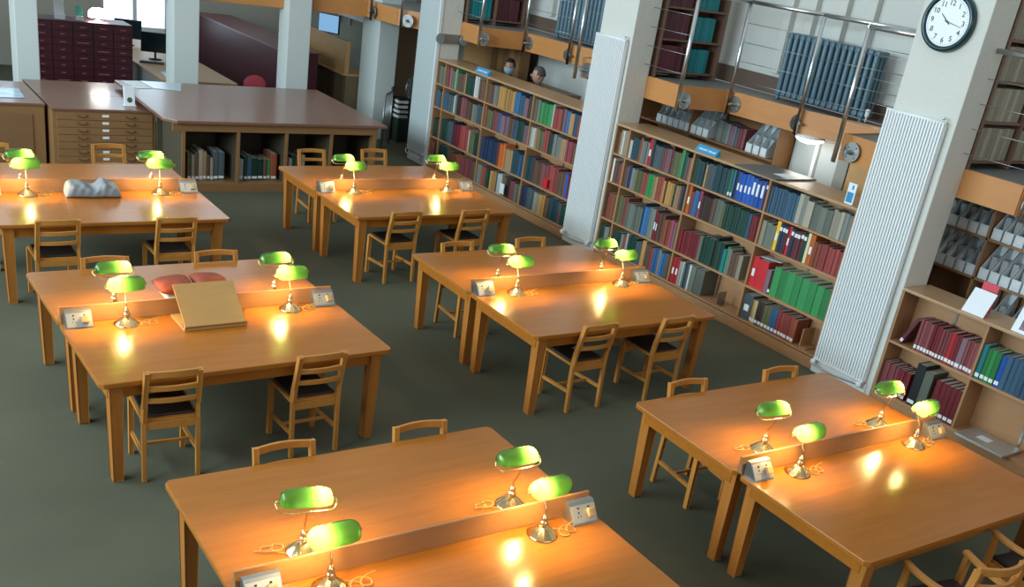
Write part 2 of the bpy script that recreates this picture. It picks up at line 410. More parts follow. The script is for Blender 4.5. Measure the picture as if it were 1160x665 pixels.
def book_bm(t, h, d, lab=None, mi=(0, 1, 2)):
    bm = bmesh.new()
    pts = [(.005, 0), (.001, t*.22), (0, t*.5), (.001, t*.78), (.005, t), (d, t), (d, 0)]
    pts = [(x, -y) for x, y in pts]
    n = len(pts)
    lo = [bm.verts.new((*p, 0)) for p in pts]; hi = [bm.verts.new((*p, h)) for p in pts]
    i = min(.003, t*.15)
    inn = [(.008, -i), (.008, -(t-i)), (d-.004, -(t-i)), (d-.004, -i)]
    a = [bm.verts.new((*p, h)) for p in inn]; b = [bm.verts.new((*p, h-.006)) for p in inn]
    fs = []
    for k in range(n): fs.append(bm.faces.new((lo[k], lo[(k+1) % n], hi[(k+1) % n], hi[k])))
    fs.append(bm.faces.new(lo[::-1]))
    fs.append(bm.faces.new((hi[0], hi[1], hi[2], hi[3], hi[4], a[1], a[0])))
    fs.append(bm.faces.new((hi[4], hi[5], a[2], a[1]))); fs.append(bm.faces.new((hi[5], hi[6], a[3], a[2]))); fs.append(bm.faces.new((hi[6], hi[0], a[0], a[3])))
    for k in range(4): fs.append(bm.faces.new((a[k], a[(k+1) % 4], b[(k+1) % 4], b[k])))
    for f in fs: f.material_index = mi[0]
    f = bm.faces.new(b); f.material_index = mi[1]
    bmesh.ops.recalc_face_normals(bm, faces=bm.faces[:])
    if lab:
        za, zb = {'low': (.02, .055), 'high': (h-.07, h-.03), 'mid': (h*.35, h*.6), 'big': (h*.4, h*.85)}[lab]
        w = .8 if lab in ('low', 'high') else .5
        box(bm, -.0012, .0, -t*(.5+w/2), -t*(.5-w/2), za, zb, mi[2])
    return bm
ORD = ['first', 'second', 'third', 'fourth', 'fifth', 'sixth', 'seventh', 'eighth', 'ninth', 'tenth', 'eleventh', 'twelfth', 'thirteenth', 'fourteenth', 'fifteenth', 'sixteenth',
       'seventeenth', 'eighteenth', 'nineteenth', 'twentieth'] + ['twenty-'+x for x in ('first', 'second', 'third', 'fourth', 'fifth', 'sixth', 'seventh', 'eighth', 'ninth')] + ['thirtieth', 'thirty-first', 'thirty-second', 'thirty-third', 'thirty-fourth', 'thirty-fifth', 'thirty-sixth', 'thirty-seventh', 'thirty-eighth', 'thirty-ninth', 'fortieth']
STUFF = {}     # books of the far bookcase, gathered
def put_row(yl, yr, z, hmax, toks, where, group, fill=True, x0=XF+.02, stuff=None, dmax=.235, name='book', cat='book'):
    """toks: (colour, n, thickness, height, opts) from left (large y) to right"""
    L = []
    for tk in toks:
        c, n, t, h = tk[:4]; op = tk[4] if len(tk) > 4 else {}
        for k in range(n):
            L.append((c, t*random.uniform(.9, 1.1), min(h*random.uniform(.96, 1.02) if n > 1 else h, hmax), op))
    tot = sum(l[1]+.0012 for l in L); avail = yl-yr-.004
    s = avail/tot if (fill or tot > avail) else 1.
    y = yl-.002
    for i, (c, t, h, op) in enumerate(L):
        t *= s; d = op.get('d', random.uniform(.16, .215))
        lean = op.get('lean', 0.)
        dx = random.uniform(0, .012)
        bm = book_bm(t*.985, h, min(d, dmax), op.get('lab'))
        ml = [cmat(c), PAGES, LABEL]
        if lean: y -= op.get('gap', .0)
        if stuff is not None:
            for v in bm.verts: v.co += Vector((x0+dx, y, z))
            sb, sm = stuff
            idx = []
            for m in ml:
                if m not in sm: sm.append(m)
                idx.append(sm.index(m))
            for f in bm.faces: f.material_index = idx[f.material_index]
            merge(sb, bm, None)
        else:
            o = obj(name, bm, ml, None, (x0+dx, y, z+.001), (lean, 0, 0))
            cw = op.get('word', c)
            tag(o, '%s %s, %s from left %s' % (cw, op.get('noun', 'book'), ORD[i], where), cat, group)
        y -= t+.0012
    return L
SHN = ['bottom shelf', 'third shelf down', 'second shelf down', 'top shelf']
E1 = [8.838, 8.594, 7.431, 6.248, 5.12]
ROWS = {}
ROWS[3] = [
 [('brown', 1, .05, .27), ('tan', 1, .04, .30), ('white', 1, .03, .30), ('beige', 1, .05, .31), ('tan', 1, .03, .3)],
 [('pale grey', 1, .045, .22), ('dark teal', 3, .042, .27), ('rust', 1, .045, .29), ('grey', 3, .043, .27), ('red', 1, .055, .32, dict(lab='mid', word='tall red')), ('dark teal', 1, .035, .33, dict(d=.235)), ('slate', 4, .045, .27),
  ('brick red', 1, .035, .27), ('mauve', 2, .045, .28), ('dark red', 1, .03, .33, dict(d=.235)), ('olive', 4, .035, .28), ('leaf green', 1, .06, .33, dict(word='wide bright green')), ('dark green', 1, .05, .31), ('slate', 1, .035, .26), ('rust', 1, .035, .26), ('grey', 1, .03, .27)],
 [('dark green', 2, .036, .29), ('dark teal', 4, .03, .28), ('golden tan', 1, .025, .26), ('slate', 3, .036, .28), ('dark teal', 7, .036, .30), ('green', 1, .03, .31, dict(lab='low')), ('blue', 1, .03, .31, dict(lab='low')), ('black', 1, .045, .32),
  ('bright blue', 4, .058, .31, dict(lab='mid', noun='lever arch file', d=.235)), ('bright blue', 3, .062, .30, dict(lab='big', noun='lever arch file', d=.235)), ('maroon', 1, .045, .30, dict(lab='high'))],
 [('steel blue', 11, .034, .29), ('beige', 1, .06, .31, dict(word='grey-brown', noun='archive box', d=.235)), ('grey', 1, .06, .31, dict(word='dark grey', noun='archive box', d=.235)), ('beige', 1, .085, .27, dict(noun='box file')), ('grey green', 3, .085, .26, dict(noun='box file')),
  ('beige', 3, .042, .28), ('grey', 2, .05, .28)]]
ROWS[2] = [
 [('white', 1, .03, .29), ('brown', 2, .06, .26), ('brick red', 1, .05, .28)],
 [('brown', 1, .04, .25), ('mauve', 1, .04, .27), ('navy', 1, .05, .29), ('grey', 2, .045, .26), ('olive', 4, .036, .27), ('brick red', 2, .035, .26), ('green', 2, .06, .28), ('tan', 2, .035, .27), ('rust', 1, .06, .29, dict(d=.235)),
  ('brick red', 1, .045, .29), ('golden tan', 1, .04, .26), ('dark brown', 1, .035, .25), ('golden tan', 3, .045, .27), ('dark green', 1, .03, .27), ('tan', 2, .04, .27), ('rose brown', 1, .03, .28), ('dark teal', 2, .04, .29)],
 [('orange', 1, .05, .33, dict(lab='mid')), ('rose brown', 1, .05, .27), ('blue', 2, .04, .30), ('pink', 1, .045, .31, dict(lab='mid')), ('dark brown', 5, .038, .28), ('brown', 1, .05, .29), ('grey green', 2, .055, .29), ('olive', 1, .05, .28), ('dark green', 8, .044, .29), ('steel blue', 1, .05, .28), ('dark red', 3, .044, .28)],
 [('beige', 1, .06, .27), ('grey green', 2, .07, .26), ('yellow', 1, .05, .32, dict(lab='mid', d=.235)), ('dark teal', 1, .04, .3, dict(lab='high')), ('navy', 1, .04, .3, dict(lab='high')), ('maroon', 1, .045, .3, dict(lab='high')), ('red', 1, .045, .31, dict(lab='mid')),
  ('navy', 1, .045, .3, dict(lab='high')), ('maroon', 3, .05, .30, dict(lab='high')), ('dark green', 1, .045, .30, dict(lab='high')), ('cream', 1, .04, .32, dict(word='pale yellow')), ('orange', 1, .07, .32, dict(lab='mid', d=.235)), ('rust', 2, .045, .26), ('brick red', 6, .05, .27)]]
ROWS[1] = [
 [('dark brown', 1, .03, .28), ('rust', 2, .055, .34), ('olive', 1, .05, .34)],
 [('olive', 2, .05, .36), ('brick red', 1, .05, .36), ('grey green', 6, .042, .31), ('navy', 1, .035, .38, dict(d=.235)), ('blue', 2, .045, .36), ('grey', 2, .05, .37), ('dark red', 2, .035, .36, dict(lab='mid')), ('brown', 2, .045, .36, dict(d=.235)), ('rust', 2, .06, .31),
  ('pink', 1, .035, .33), ('mauve', 1, .04, .32), ('brown', 1, .04, .34)],
 [('dark red', 7, .049, .285, dict(word='dark oxblood')), ('grey green', 1, .05, .30), ('dark green', 3, .062, .32, dict(d=.235)), ('black', 1, .045, .36, dict(d=.22)), ('dark green', 2, .06, .33, dict(d=.235)), ('teal', 1, .05, .27), ('leaf green', 1, .035, .31), ('grey', 1, .045, .30), ('brown', 2, .06, .27), ('beige', 1, .06, .28)],
 [('red', 1, .075, .34, dict(lab='mid', d=.235)), ('red', 1, .13, .33, dict(word='extra wide red', d=.235)), ('mauve', 1, .06, .26), ('dark brown', 1, .03, .25, dict(lab='low')), ('leaf green', 8, .088, .33, dict(d=.235))]]
ROWS[0] = [
 [('dark green', 2, .04, .30), ('grey', 2, .05, .28), ('dark green', 1, .05, .28)],
 [('dark green', 3, .045, .29), ('grey', 1, .04, .28), ('rust', 1, .04, .28), ('pale grey', 1, .035, .32), ('dark green', 3, .045, .31), ('slate', 2, .045, .28), ('golden tan', 1, .06, .33), ('brown', 2, .04, .31), ('brick red', 1, .045, .29), ('blue', 2, .04, .31), ('tan', 1, .035, .31), ('blue', 2, .04, .29), ('brown', 2, .04, .3)],
 [('red', 2, .05, .31, dict(lab='mid')), ('pale grey', 2, .04, .30), ('grey green', 1, .035, .28), ('dark teal', 1, .03, .30), ('slate', 1, .035, .31), ('white', 1, .03, .31), ('grey green', 1, .085, .31, dict(noun='box file', d=.235)), ('grey green', 1, .15, .31, dict(word='extra wide grey', noun='box file', d=.235))],
 [('slate', 1, .13, .29, dict(lab='mid', noun='box file', d=.235)), ('golden tan', 1, .035, .26, dict(lab='low')), ('cream', 1, .04, .26, dict(lab='low')), ('dark brown', 2, .05, .27, dict(lab='low')), ('olive', 2, .05, .27, dict(lab='low')), ('steel blue', 1, .045, .27, dict(lab='low')), ('blue', 1, .045, .27, dict(lab='low')),
  ('brick red', 4, .046, .275, dict(lab='low')), ('rust', 2, .045, .27, dict(lab='low')), ]]
BN = ['narrow bay', 'second bay', 'third bay', 'right bay']
HM = [.355, .43, .325, .325]
for si in range(4):
    for bi in range(4):
        nofill = (si == 0 and bi in (2, 3)) or (si == 1 and bi == 2)
        put_row(E1[bi]-.014, E1[bi+1]+.014, SH[si], HM[si], ROWS[si][bi], 'on %s, %s, bookcase between radiators' % (SHN[si].replace(' down', ''), BN[bi]),
                'books on the %s of the bookcase between the radiators' % SHN[si], fill=not nofill)
# far bookcase: several hundred small volumes, one object
E0 = [13.345, 13.11, 11.905, 10.69, 9.575]
sb = bmesh.new(); sm = []
FAR = {
 (3, 0): [('grey green', 2, .06, .27), ('olive', 1, .05, .25)], (2, 0): [('steel blue', 2, .05, .27), ('slate', 2, .05, .25)], (1, 0): [('dark green', 2, .05, .3), ('dark brown', 2, .05, .3)], (0, 0): [('rust', 2, .05, .3), ('dark green', 2, .05, .28)],
 (3, 1): [('mauve', 1, .05, .28), ('dark red', 1, .04, .29), ('red', 1, .04, .30), ('tan', 1, .03, .3), ('grey green', 2, .045, .27), ('pale grey', 1, .03, .3), ('leaf green', 1, .04, .32), ('brown', 4, .05, .27), ('tan', 1, .04, .3), ('dark green', 2, .09, .27), ('white', 2, .05, .31), ('brown', 3, .06, .28)],
 (3, 2): [('brown', 3, .055, .28), ('grey', 2, .045, .28), ('golden tan', 9, .045, .29), ('tan', 1, .03, .3), ('blue', 3, .04, .30), ('steel blue', 2, .05, .28), ('mauve', 2, .045, .26), ('dark brown', 2, .04, .3), ('tan', 1, .04, .3)],
 (3, 3): [('grey green', 3, .05, .30), ('leaf green', 5, .05, .29), ('pale grey', 1, .04, .31), ('brick red', 4, .055, .28), ('dark brown', 1, .05, .31), ('grey', 1, .04, .3), ('rose brown', 1, .04, .3), ('blue', 2, .04, .29), ('golden tan', 2, .04, .28), ('steel blue', 2, .04, .29), ('rust', 2, .04, .28)],
 (2, 1): [('steel blue', 2, .05, .27), ('slate', 2, .05, .26), ('white', 1, .05, .27), ('grey green', 1, .05, .3), ('dark brown', 2, .05, .28), ('rose brown', 2, .05, .29), ('brown', 3, .045, .27), ('grey', 2, .05, .26), ('slate', 2, .05, .28), ('tan', 1, .04, .28)],
 (2, 2): [('rust', 1, .05, .31), ('olive', 3, .045, .27), ('brown', 1, .04, .28), ('rose brown', 2, .04, .29), ('blue', 1, .05, .28), ('mauve', 4, .045, .27), ('brown', 2, .045, .28), ('steel blue', 2, .04, .28), ('dark green', 2, .05, .28), ('mauve', 2, .05, .26)],
 (2, 3): [('pale grey', 2, .05, .27), ('tan', 2, .04, .28), ('olive', 2, .045, .27), ('brick red', 3, .04, .30), ('dark green', 2, .04, .29), ('grey', 3, .06, .29), ('tan', 3, .04, .28), ('rose brown', 2, .05, .28), ('red', 1, .04, .28), ('brown', 2, .04, .28)],
 (1, 1): [('dark green', 3, .05, .33), ('slate', 2, .05, .34), ('navy', 1, .05, .36), ('dark red', 2, .06, .33), ('brick red', 2, .08, .35), ('beige', 1, .04, .33), ('olive', 2, .05, .31), ('dark green', 2, .05, .31)],
 (1, 2): [('navy', 7, .055, .33), ('maroon', 1, .04, .34), ('orange', 2, .065, .35), ('tan', 3, .06, .31), ('dark teal', 3, .05, .34), ('steel blue', 2, .05, .31), ('blue', 1, .06, .33)],
 (1, 3): [('olive', 1, .04, .3), ('dark teal', 2, .05, .34), ('dark red', 1, .04, .34), ('brown', 3, .05, .32), ('rose brown', 2, .05, .32), ('brick red', 2, .07, .34), ('brown', 2, .06, .32), ('bright blue', 1, .05, .33), ('dark red', 1, .05, .32), ('grey', 1, .04, .3)],
 (0, 1): [('dark green', 2, .09, .31), ('brown', 2, .05, .3), ('rust', 3, .07, .26), ('rose brown', 4, .055, .27), ('brown', 2, .05, .28)],
 (0, 2): [('grey', 2, .05, .29), ('rust', 2, .045, .29), ('dark green', 2, .05, .28), ('golden tan', 2, .07, .29), ('slate', 1, .04, .31), ('pale grey', 2, .05, .3), ('olive', 2, .045, .29), ('dark brown', 2, .05, .29), ('rose brown', 2, .045, .28), ('grey green', 3, .05, .27)],
 (0, 3): [('navy', 2, .05, .3), ('slate', 3, .06, .3), ('beige', 3, .04, .28), ('golden tan', 3, .045, .29), ('brown', 2, .05, .29), ('dark teal', 2, .09, .31), ('rose brown', 1, .05, .29), ('dark green', 2, .06, .3)]}
for (si, bi), tk in FAR.items():
    put_row(E0[bi]-.014, E0[bi+1]+.014, SH[si], HM[si], [(a, n+(n > 1)+(n > 4)*2, t, h) for a, n, t, h in tk], '', '', stuff=(sb, sm))
o = obj('shelved_books', sb, sm); o['kind'] = 'stuff'
tag(o, 'rows of small many-coloured cloth books filling the farthest bookcase', 'books')
# low bookcase
E3 = [4.33, 3.46, 2.45]
lowc = 'bookcase under the clock'
put_row(4.10, 3.475, .66, .45, [('rose brown', 4, .036, .31, dict(lab='low')), ('dark red', 3, .034, .315, dict(lab='low')), ('rose brown', 3, .034, .30, dict(lab='low')), ('red', 1, .05, .31, dict(lab='low', word='bright red')), ('dark red', 2, .036, .31, dict(lab='low')), ('mauve', 1, .06, .30, dict(lab='low')), ('rose brown', 4, .034, .30, dict(lab='low'))],
        'on upper shelf, low bookcase below clock', 'library-labelled volumes on the low bookcase', fill=True)
o = obj('book', book_bm(.036, .30, .2, 'low'), [cmat('maroon'), PAGES, LABEL], None, (XF+.02, 4.262, .678), (rad(23), 0, 0))
tag(o, 'maroon book leaning at the left end of the low bookcase upper shelf', 'book', 'library-labelled volumes on the low bookcase')
put_row(3.446, 2.5, .66, .45, [('teal', 1, .05, .33, dict(lab='low')), ('green', 3, .05, .32, dict(lab='low')), ('bright blue', 1, .055, .30, dict(lab='low')), ('steel blue', 14, .055, .32)],
        'right of the divider, low bookcase upper shelf', 'green and blue volumes on the low bookcase', fill=True)
put_row(4.33, 4.02, .14, .45, [('rose brown', 5, .04, .30, dict(lab='low')), ('dark red', 4, .04, .29, dict(lab='low'))], 'on lower shelf, low bookcase beside radiator', 'red volumes on the low bookcase lower shelf')
put_row(3.99, 3.80, .14, .45, [('black', 1, .085, .42, dict(lab='low', d=.235, word='tall black')), ('grey green', 1, .10, .38, dict(d=.235, word='thick grey', noun='box file'))], 'behind desk lamp, low bookcase lower shelf', 'tall files on the low bookcase lower shelf', fill=True)
put_row(3.76, 3.48, .14, .45, [('dark red', 5, .055, .36, dict(lab='low', d=.225, word='large dark red'))], 'before the divider, low bookcase lower shelf', 'large dark red volumes on the low bookcase', fill=True)

# ------------------------------------------------------------------ things on bookcases
def wedge_sign(x, y, z, L, label):
    t = thing('shelf_sign', label, 'sign', (x, y, z))
    bm = bmesh.new()
    M = Matrix(((0, 1, 0, 0), (0, 0, 1, -L/2), (1, 0, 0, 0), (0, 0, 0, 1)))
    # triangular section in X-Z extruded along Y
    tt = bmesh.new()
    sec = [(0, 0), (.085, 0), (.055, .075)]
    a = [tt.verts.new((p[0], -L/2, p[1])) for p in sec]; b = [tt.verts.new((p[0], L/2, p[1])) for p in sec]
    tt.faces.new(a); tt.faces.new(b[::-1])
    for i in range(3): tt.faces.new((a[i], b[i], b[(i+1) % 3], a[(i+1) % 3]))
    bmesh.ops.recalc_face_normals(tt, faces=tt.faces[:]); merge(bm, tt)
    obj('block', bm, SIGNB, t)
    bm = bmesh.new()
    n = Vector((-.075, 0, .055)).normalized(); up = Vector((.055, 0, .075)).normalized()
    y0 = L*.36
    random.seed(3)
    for w in (8, 7):
        for k in range(w):
            h = random.choice((.018, .018, .027)); c = Vector((0.0, y0, 0))+up*.030+n*.0012
            b0 = c; 
            q = bmesh.new(); vs = [q.verts.new(b0+Vector((0, -.003+yy, 0))+up*zz) for yy, zz in ((-.006, 0), (.004, 0), (.004, h), (-.006, h))]
            q.faces.new(vs); merge(bm, q)
            y0 -= .0165
        y0 -= .02
    obj('lettering', bm, PAPER, t)
wedge_sign(XF+.005, 7.28, 1.741, .34, 'small blue wedge sign with white lettering on the bookcase between radiators')
wedge_sign(XF+.005, 12.1, 1.741, .36, 'small blue wedge sign with white lettering on the farthest bookcase')
bm = bmesh.new(); prism(bm, [(6.13, 6.12), (6.76, 6.1), (6.74, 6.72), (6.17, 6.76)], 1.742, 1.757, bev=.002)
t = tag(obj('display_board', bm, plain('board_slate', (.085, .12, .13), .3)), 'flat dark slate board lying on the bookcase between radiators', 'board')
bm = B(6.33, 6.52, 6.16, 6.34, 1.7573, 1.7585); obj('paper_label', bm, PAPER, t)['label'] = 'white paper label'
# sign beside the clock radiator
t = tag(obj('notice_card', B(6.23, 6.242, 5.20, 5.30, 1.742, 1.95, bev=.002), PAPER), 'small white and blue notice card standing beside the tall radiator under the clock', 'sign')
bm = bmesh.new(); box(bm, 6.228, 6.23, 5.215, 5.29, 1.76, 1.86); box(bm, 6.228, 6.23, 5.23, 5.25, 1.89, 1.93); obj('print', bm, SIGNB, t)
# cards on the low bookcase
def slant_card(name, label, x, y, z, w, h, ang, mat, extra=None, th=.012):
    t = thing(name, label, 'card', (x, y, z), 0)
    t.rotation_euler = (0, ang, 0)
    obj('card', B(0, th, -w/2, w/2, 0, h, bev=.003), mat, t)
    if extra: extra(t)
    bm = bmesh.new(); box(bm, th, th+.004, -w/4, w/4, .01, h*.7); obj('prop', bm, PAPER, t)
    return t
slant_card('card_holder', 'blank white card on a slanted holder on the low bookcase', XF+.03, 3.66, 1.192, .22, .24, rad(28), PAPER)
slant_card('red_card', 'red card standing behind the blank white card', XF+.24, 3.70, 1.192, .16, .26, rad(8), plain('card_red', (.62, .04, .07), .5))
def pic(t):
    obj('photo', B(-.002, 0, -.10, .09, .03, .20), plain('photo_grey', (.16, .10, .14), .5, noise=.6, nscale=14), t)
    bm = bmesh.new()
    sphere(bm, (-.003, -.03, .15), .03, (.1, 1, 1.2)); box(bm, -.004, -.002, -.075, .02, .035, .11, bev=.0005); obj('portrait', bm, plain('portrait_tone', (.30, .17, .18), .6), t)
    bm = bmesh.new()
    for k in range(7): box(bm, -.002, 0, .08-k*.024, .096-k*.024, .245, .25+.006*(k % 2))
    obj('lettering', bm, plain('print_grey', (.25, .27, .3), .6), t)
slant_card('display_card', 'white display card with a dark portrait photo on the low bookcase', XF+.03, 3.13, 1.192, .30, .30, rad(20), PAPER, pic)
# folded grey laptop shape in the empty low bay
t = thing('laptop', 'closed silver laptop lying in the empty lower bay of the low bookcase', 'laptop', (6.26, 3.12, .142))
obj('base', B(-.17, .16, -.24, .24, .002, .014, bev=.004), plain('laptop_silver', (.42, .40, .36), .35, .4), t)
obj('lid', B(-.17, .16, -.24, .24, .0155, .025, bev=.004), MATS['laptop_silver'], t)
obj('sticker', B(-.05, .05, -.02, .10, .0252, .026), PAPER, t)
# bookends, paper, white tag and red tag
bm = bmesh.new(); box(bm, XF+.05, XF+.18, 6.62, 6.623, .152, .30); box(bm, XF+.05, XF+.18, 6.56, 6.623, .151, .153); tag(obj('bookend', bm, STEEL_D), 'thin metal bookend beside grey box files on the bottom shelf', 'bookend')
bm = bmesh.new(); box(bm, XF+.03, XF+.22, 5.34, 5.355, .152, .36, bev=.003); box(bm, XF+.03, XF+.22, 5.26, 5.34, .152, .165, bev=.003); tag(obj('wooden_bookend', bm, W_SHELF), 'wooden bookend after the red books on the bottom shelf', 'bookend')
t = obj('loose_papers', B(-.13, .06, -.13, .10, 0, .004), PAPER, None, (XF+.13, 6.03, .895), (0, rad(6), .3)); tag(t, 'loose white papers lying on the wide red file on the third shelf', 'paper')
t = tag(obj('white_tag', B(XF-.045, XF-.03, 11.03, 11.13, .20, .35, bev=.003), PAPER), 'white rectangular card hanging at the farthest bookcase bottom shelf', 'card')
t = tag(obj('red_tag', B(XF-.025, XF-.014, 10.05, 10.14, .57, .69, bev=.003), plain('tag_red', (.65, .015, .02), .5)), 'small red tag at the third shelf of the farthest bookcase', 'tag')

# ------------------------------------------------------------------ rear shelving with magazine files
def file_bm(w=.10, d=.28, h=.35):
    bm = bmesh.new(); t = .004
    prof = [(0, 0), (d, 0), (d, h), (d*.90, h), (0, .10)]
    for y in (-w/2, w/2-t):
        q = bmesh.new()
        a = [q.verts.new((p[0], y, p[1])) for p in prof]; b = [q.verts.new((p[0], y+t, p[1])) for p in prof]
        q.faces.new(a); q.faces.new(b[::-1])
        for i in range(5): q.faces.new((a[i], b[i], b[(i+1) % 5], a[(i+1) % 5]))
        bmesh.ops.recalc_face_normals(q, faces=q.faces[:]); merge(bm, q)
    box(bm, 0, t, -w/2, w/2, 0, .11); box(bm, d-t, d, -w/2, w/2, 0, h); box(bm, 0, d, -w/2, w/2, 0, t)
    return bm
def magfile(x, y, z, label, group, content=None, sc=1.):
    t = thing('magazine_file', label, 'magazine file', (x, y, z), 0, group)
    if not hasattr(magfile, 'me'):
        o = obj('box', file_bm(), GREYBOX, t); magfile.me = o.data
        l = obj('label_holder', B(-.002, .0, -.035, .035, .03, .085), LABEL, t); magfile.la = l.data
        c = obj('journals', B(.12, .26, -.03, .03, .006, .22, bev=.003), plain('journal_stack', (.40, .42, .42), .6), t); magfile.jo = c.data
    else:
        for n, me in (('box', magfile.me), ('label_holder', magfile.la), ('journals', magfile.jo)):
            o = bpy.data.objects.new(n, me); C.objects.link(o); o.parent = t
    t.scale = (sc, sc, sc)
    return t
# unit behind the bookcase between the radiators
def wall_unit(label, x0, x1, y0, y1, z1, shelves, divs, mat=W_FASCIA):
    o = Vector(((x0+x1)/2, (y0+y1)/2, 0)); t = thing('wall_shelving', label, 'shelving', o)
    obj('back_board', B(x1-.02, x1, y0, y1, 0, z1), mat, t, -o)
    for z in shelves: obj('shelf', B(x0, x1-.02, y0+.02, y1-.02, z-.025, z, bev=.002), mat, t, -o)
    for y in (y0, y1): obj('side_panel', B(x0-.005, x1, y-.012 if y == y1 else y, y if y == y1 else y+.012, 0, z1, bev=.002), mat, t, -o)
    for y in divs: obj('divider', B(x0, x1-.02, y-.012, y+.012, 0, z1, bev=.002), mat, t, -o)
    return t
W_REAR = wood('rear_unit_oak', (.34, .17, .07), .5, (10, 1.2, 10), .12)
wall_unit('dark timber shelving behind the bookcase between radiators, under the balcony', 7.6, 7.98, 7.45, 10.0, 2.03, [.5, 1.05, 1.62], [9.0], W_REAR)
for k in range(9):
    magfile(7.61, 9.62-k*.116, 1.621, 'grey magazine file, %s from left behind the bookcase between radiators' % ORD[k], 'grey magazine files under the centre balcony')
put_row(8.52, 8.02, 1.62, .36, [('grey green', 3, .04, .27), ('grey', 2, .04, .26), ('mauve', 2, .045, .25), ('slate', 1, .05, .24), ('rose brown', 2, .05, .26)], 'beside the grey magazine files under the centre balcony', 'books on the rear shelving', x0=7.63)
for k in range(3):
    magfile(7.61, 7.90-k*.125, 1.621, '%s magazine file in the group of three left of the steel doors' % ['left', 'middle', 'right'][k], 'grey magazine files left of the steel doors')
# unit in the right bay
wall_unit('dark timber shelving full of magazine files under the right balcony bay', 7.2, 7.55, 2.6, 5.3, 2.03, [.42, .84, 1.265, 1.668], [4.28], W_REAR)
for r, z in enumerate((1.669, 1.266)):
    rn = ['upper', 'lower'][r]
    for k in range(8):
        magfile(7.21, 5.16-k*.116, z, '%s row grey magazine file, %s from left beside the clock pillar' % (rn, ORD[k]), 'magazine files left of the divider, right balcony bay')
    for k in range(12):
        magfile(7.21, 4.20-k*.116, z, '%s row grey magazine file, %s right of the divider under the right balcony' % (rn, ORD[k]), 'magazine files right of the divider, right balcony bay')
for k in range(8):
    if k in (1, 2, 3): continue
    magfile(7.21, 4.95-k*.2, .841, 'grey magazine file behind the low bookcase top, %s from left in lowest visible row' % ORD[k], 'lowest row of magazine files')
bm = bmesh.new()
for k in range(5): prism(bm, [(7.22, 4.35), (7.45, 4.33), (7.46, 4.66), (7.2, 4.64)], .842+k*.02, .858+k*.02, M=Matrix.Rotation(0, 4, 'Z'), bev=.003)
tag(obj('paper_pile', bm, plain('old_paper', (.45, .40, .30), .7)), 'pile of yellowed papers behind the left end of the low bookcase', 'papers')

# steel doors, timber panel and uplight under the centre balcony
t = struct('door_1', B(7.86, 7.92, 6.62, 7.40, 0, 2.06, bev=.004), plain('door_steel', (.40, .41, .39), .4))
for y in (7.2, 6.83): obj('door_leaf', B(7.84, 7.86, y-.15, y+.15, .1, 1.98, bev=.006), plain('door_leaf_paint', (.46, .48, .46), .35), t)
obj('door_frame', B(7.80, 7.92, 6.99, 7.04, 0, 2.06, bev=.006), WHITE, t)
struct('wall_panel_1', B(7.70, 7.80, 5.1, 6.42, 0, 2.06, bev=.004), W_PANEL)
struct('trim_9', B(7.7, 7.92, 6.44, 6.60, 0, 2.06, bev=.006), plain('post_grey', (.28, .27, .23), .5))
LIT = emit('lamp_white', (1, .97, .88), 11)
def uplight(x, y, z, label, r=.13):
    t = thing('wall_light', label, 'lamp', (x, y, z), group='round white lights under the balcony')
    bm = bmesh.new(); prof = [(r*math.cos(a), -.07*math.sin(a)) for a in [i*PI/2/7 for i in range(7)]]+[(.004, -.07)]
    lathe(bm, prof[::-1], 24); obj('glass_bowl', bm, LIT, t)
    bm = bmesh.new(); lathe(bm, [(r+.012, -.002), (r+.012, .02), (.05, .03)], 24); obj('rim', bm, WHITE, t)
uplight(7.52, 6.93, 2.03, 'lit round white light under the balcony above the steel doors', .17)
uplight(6.85, 2.2, 2.03, 'round white fill light added unseen under the balcony at the far right', .17)  # added out of view to brighten the magazine files in the right bay
uplight(7.9, 11.55, 2.03, 'small lit round light below the far balcony near the radiator pillar', .06)

# ------------------------------------------------------------------ radiators
def white_radiator(y0, y1, z0, z1, label, n):
    yc = (y0+y1)/2; t = thing('column_radiator', label, 'radiator', (XF-.03, yc, 0), 0, 'tall white column radiators')
    bm = bmesh.new(); p = (y1-y0)/n
    for k in range(n):
        y = -(y1-y0)/2+p*(k+.5)
        box(bm, -.035, .0, y-p*.31, y+p*.31, z0+.04, z1-.02, 0, bev=p*.12)
        box(bm, -.012, .02, y-p*.5, y+p*.5, z0+.04, z1-.03, 0)
    obj('columns', bm, RADW, t)
    for nm, z in (('top_header', z1-.02), ('bottom_header', z0+.05)):
        bm = bmesh.new(); tube(bm, [(-.015, -(y1-y0)/2, z), (-.015, (y1-y0)/2, z)], .017, 10); obj(nm, bm, RADW, t)
    bm = bmesh.new(); W = (y1-y0)/2
    tube(bm, smooth_path([(-.02, W-.02, z0+.06), (-.05, W-.02, z0), (-.05, W*.3, z0-.02), (-.05, -W*.4, z0-.0), (-.05, -W+.06, z0+.02), (-.02, -W+.04, z0+.06)], 5), .009, 8)
    obj('pipe', bm, STEEL, t)
    for s in (1, -1):
        bm = bmesh.new(); sphere(bm, (-.055, s*(W-.02), z0+.02), .028, (1, 1, 1.2)); tube(bm, [(-.055, s*(W-.02), z0+.03), (-.015, s*(W-.02), z0+.06)], .014, 8)
        obj('valve', bm, WHITE, t)
    bm = bmesh.new(); sphere(bm, (-.02, -W+.03, z1+.02), .016); tube(bm, [(-.02, -W+.03, z1-.02), (-.02, -W+.03, z1+.02)], .008, 8); obj('bleed_valve', bm, STEEL, t)
    bm = B(.012, .034, -W-.02, W+.03, .0, z0+.02, bev=.003); obj('skirting_block', bm, WHITE, t)
white_radiator(4.44, 5.07, .11, 2.73, 'tall white column radiator on the pillar below the clock', 20)
white_radiator(8.91, 9.50, .11, 2.73, 'tall white column radiator on the pillar between the two long bookcases', 22)
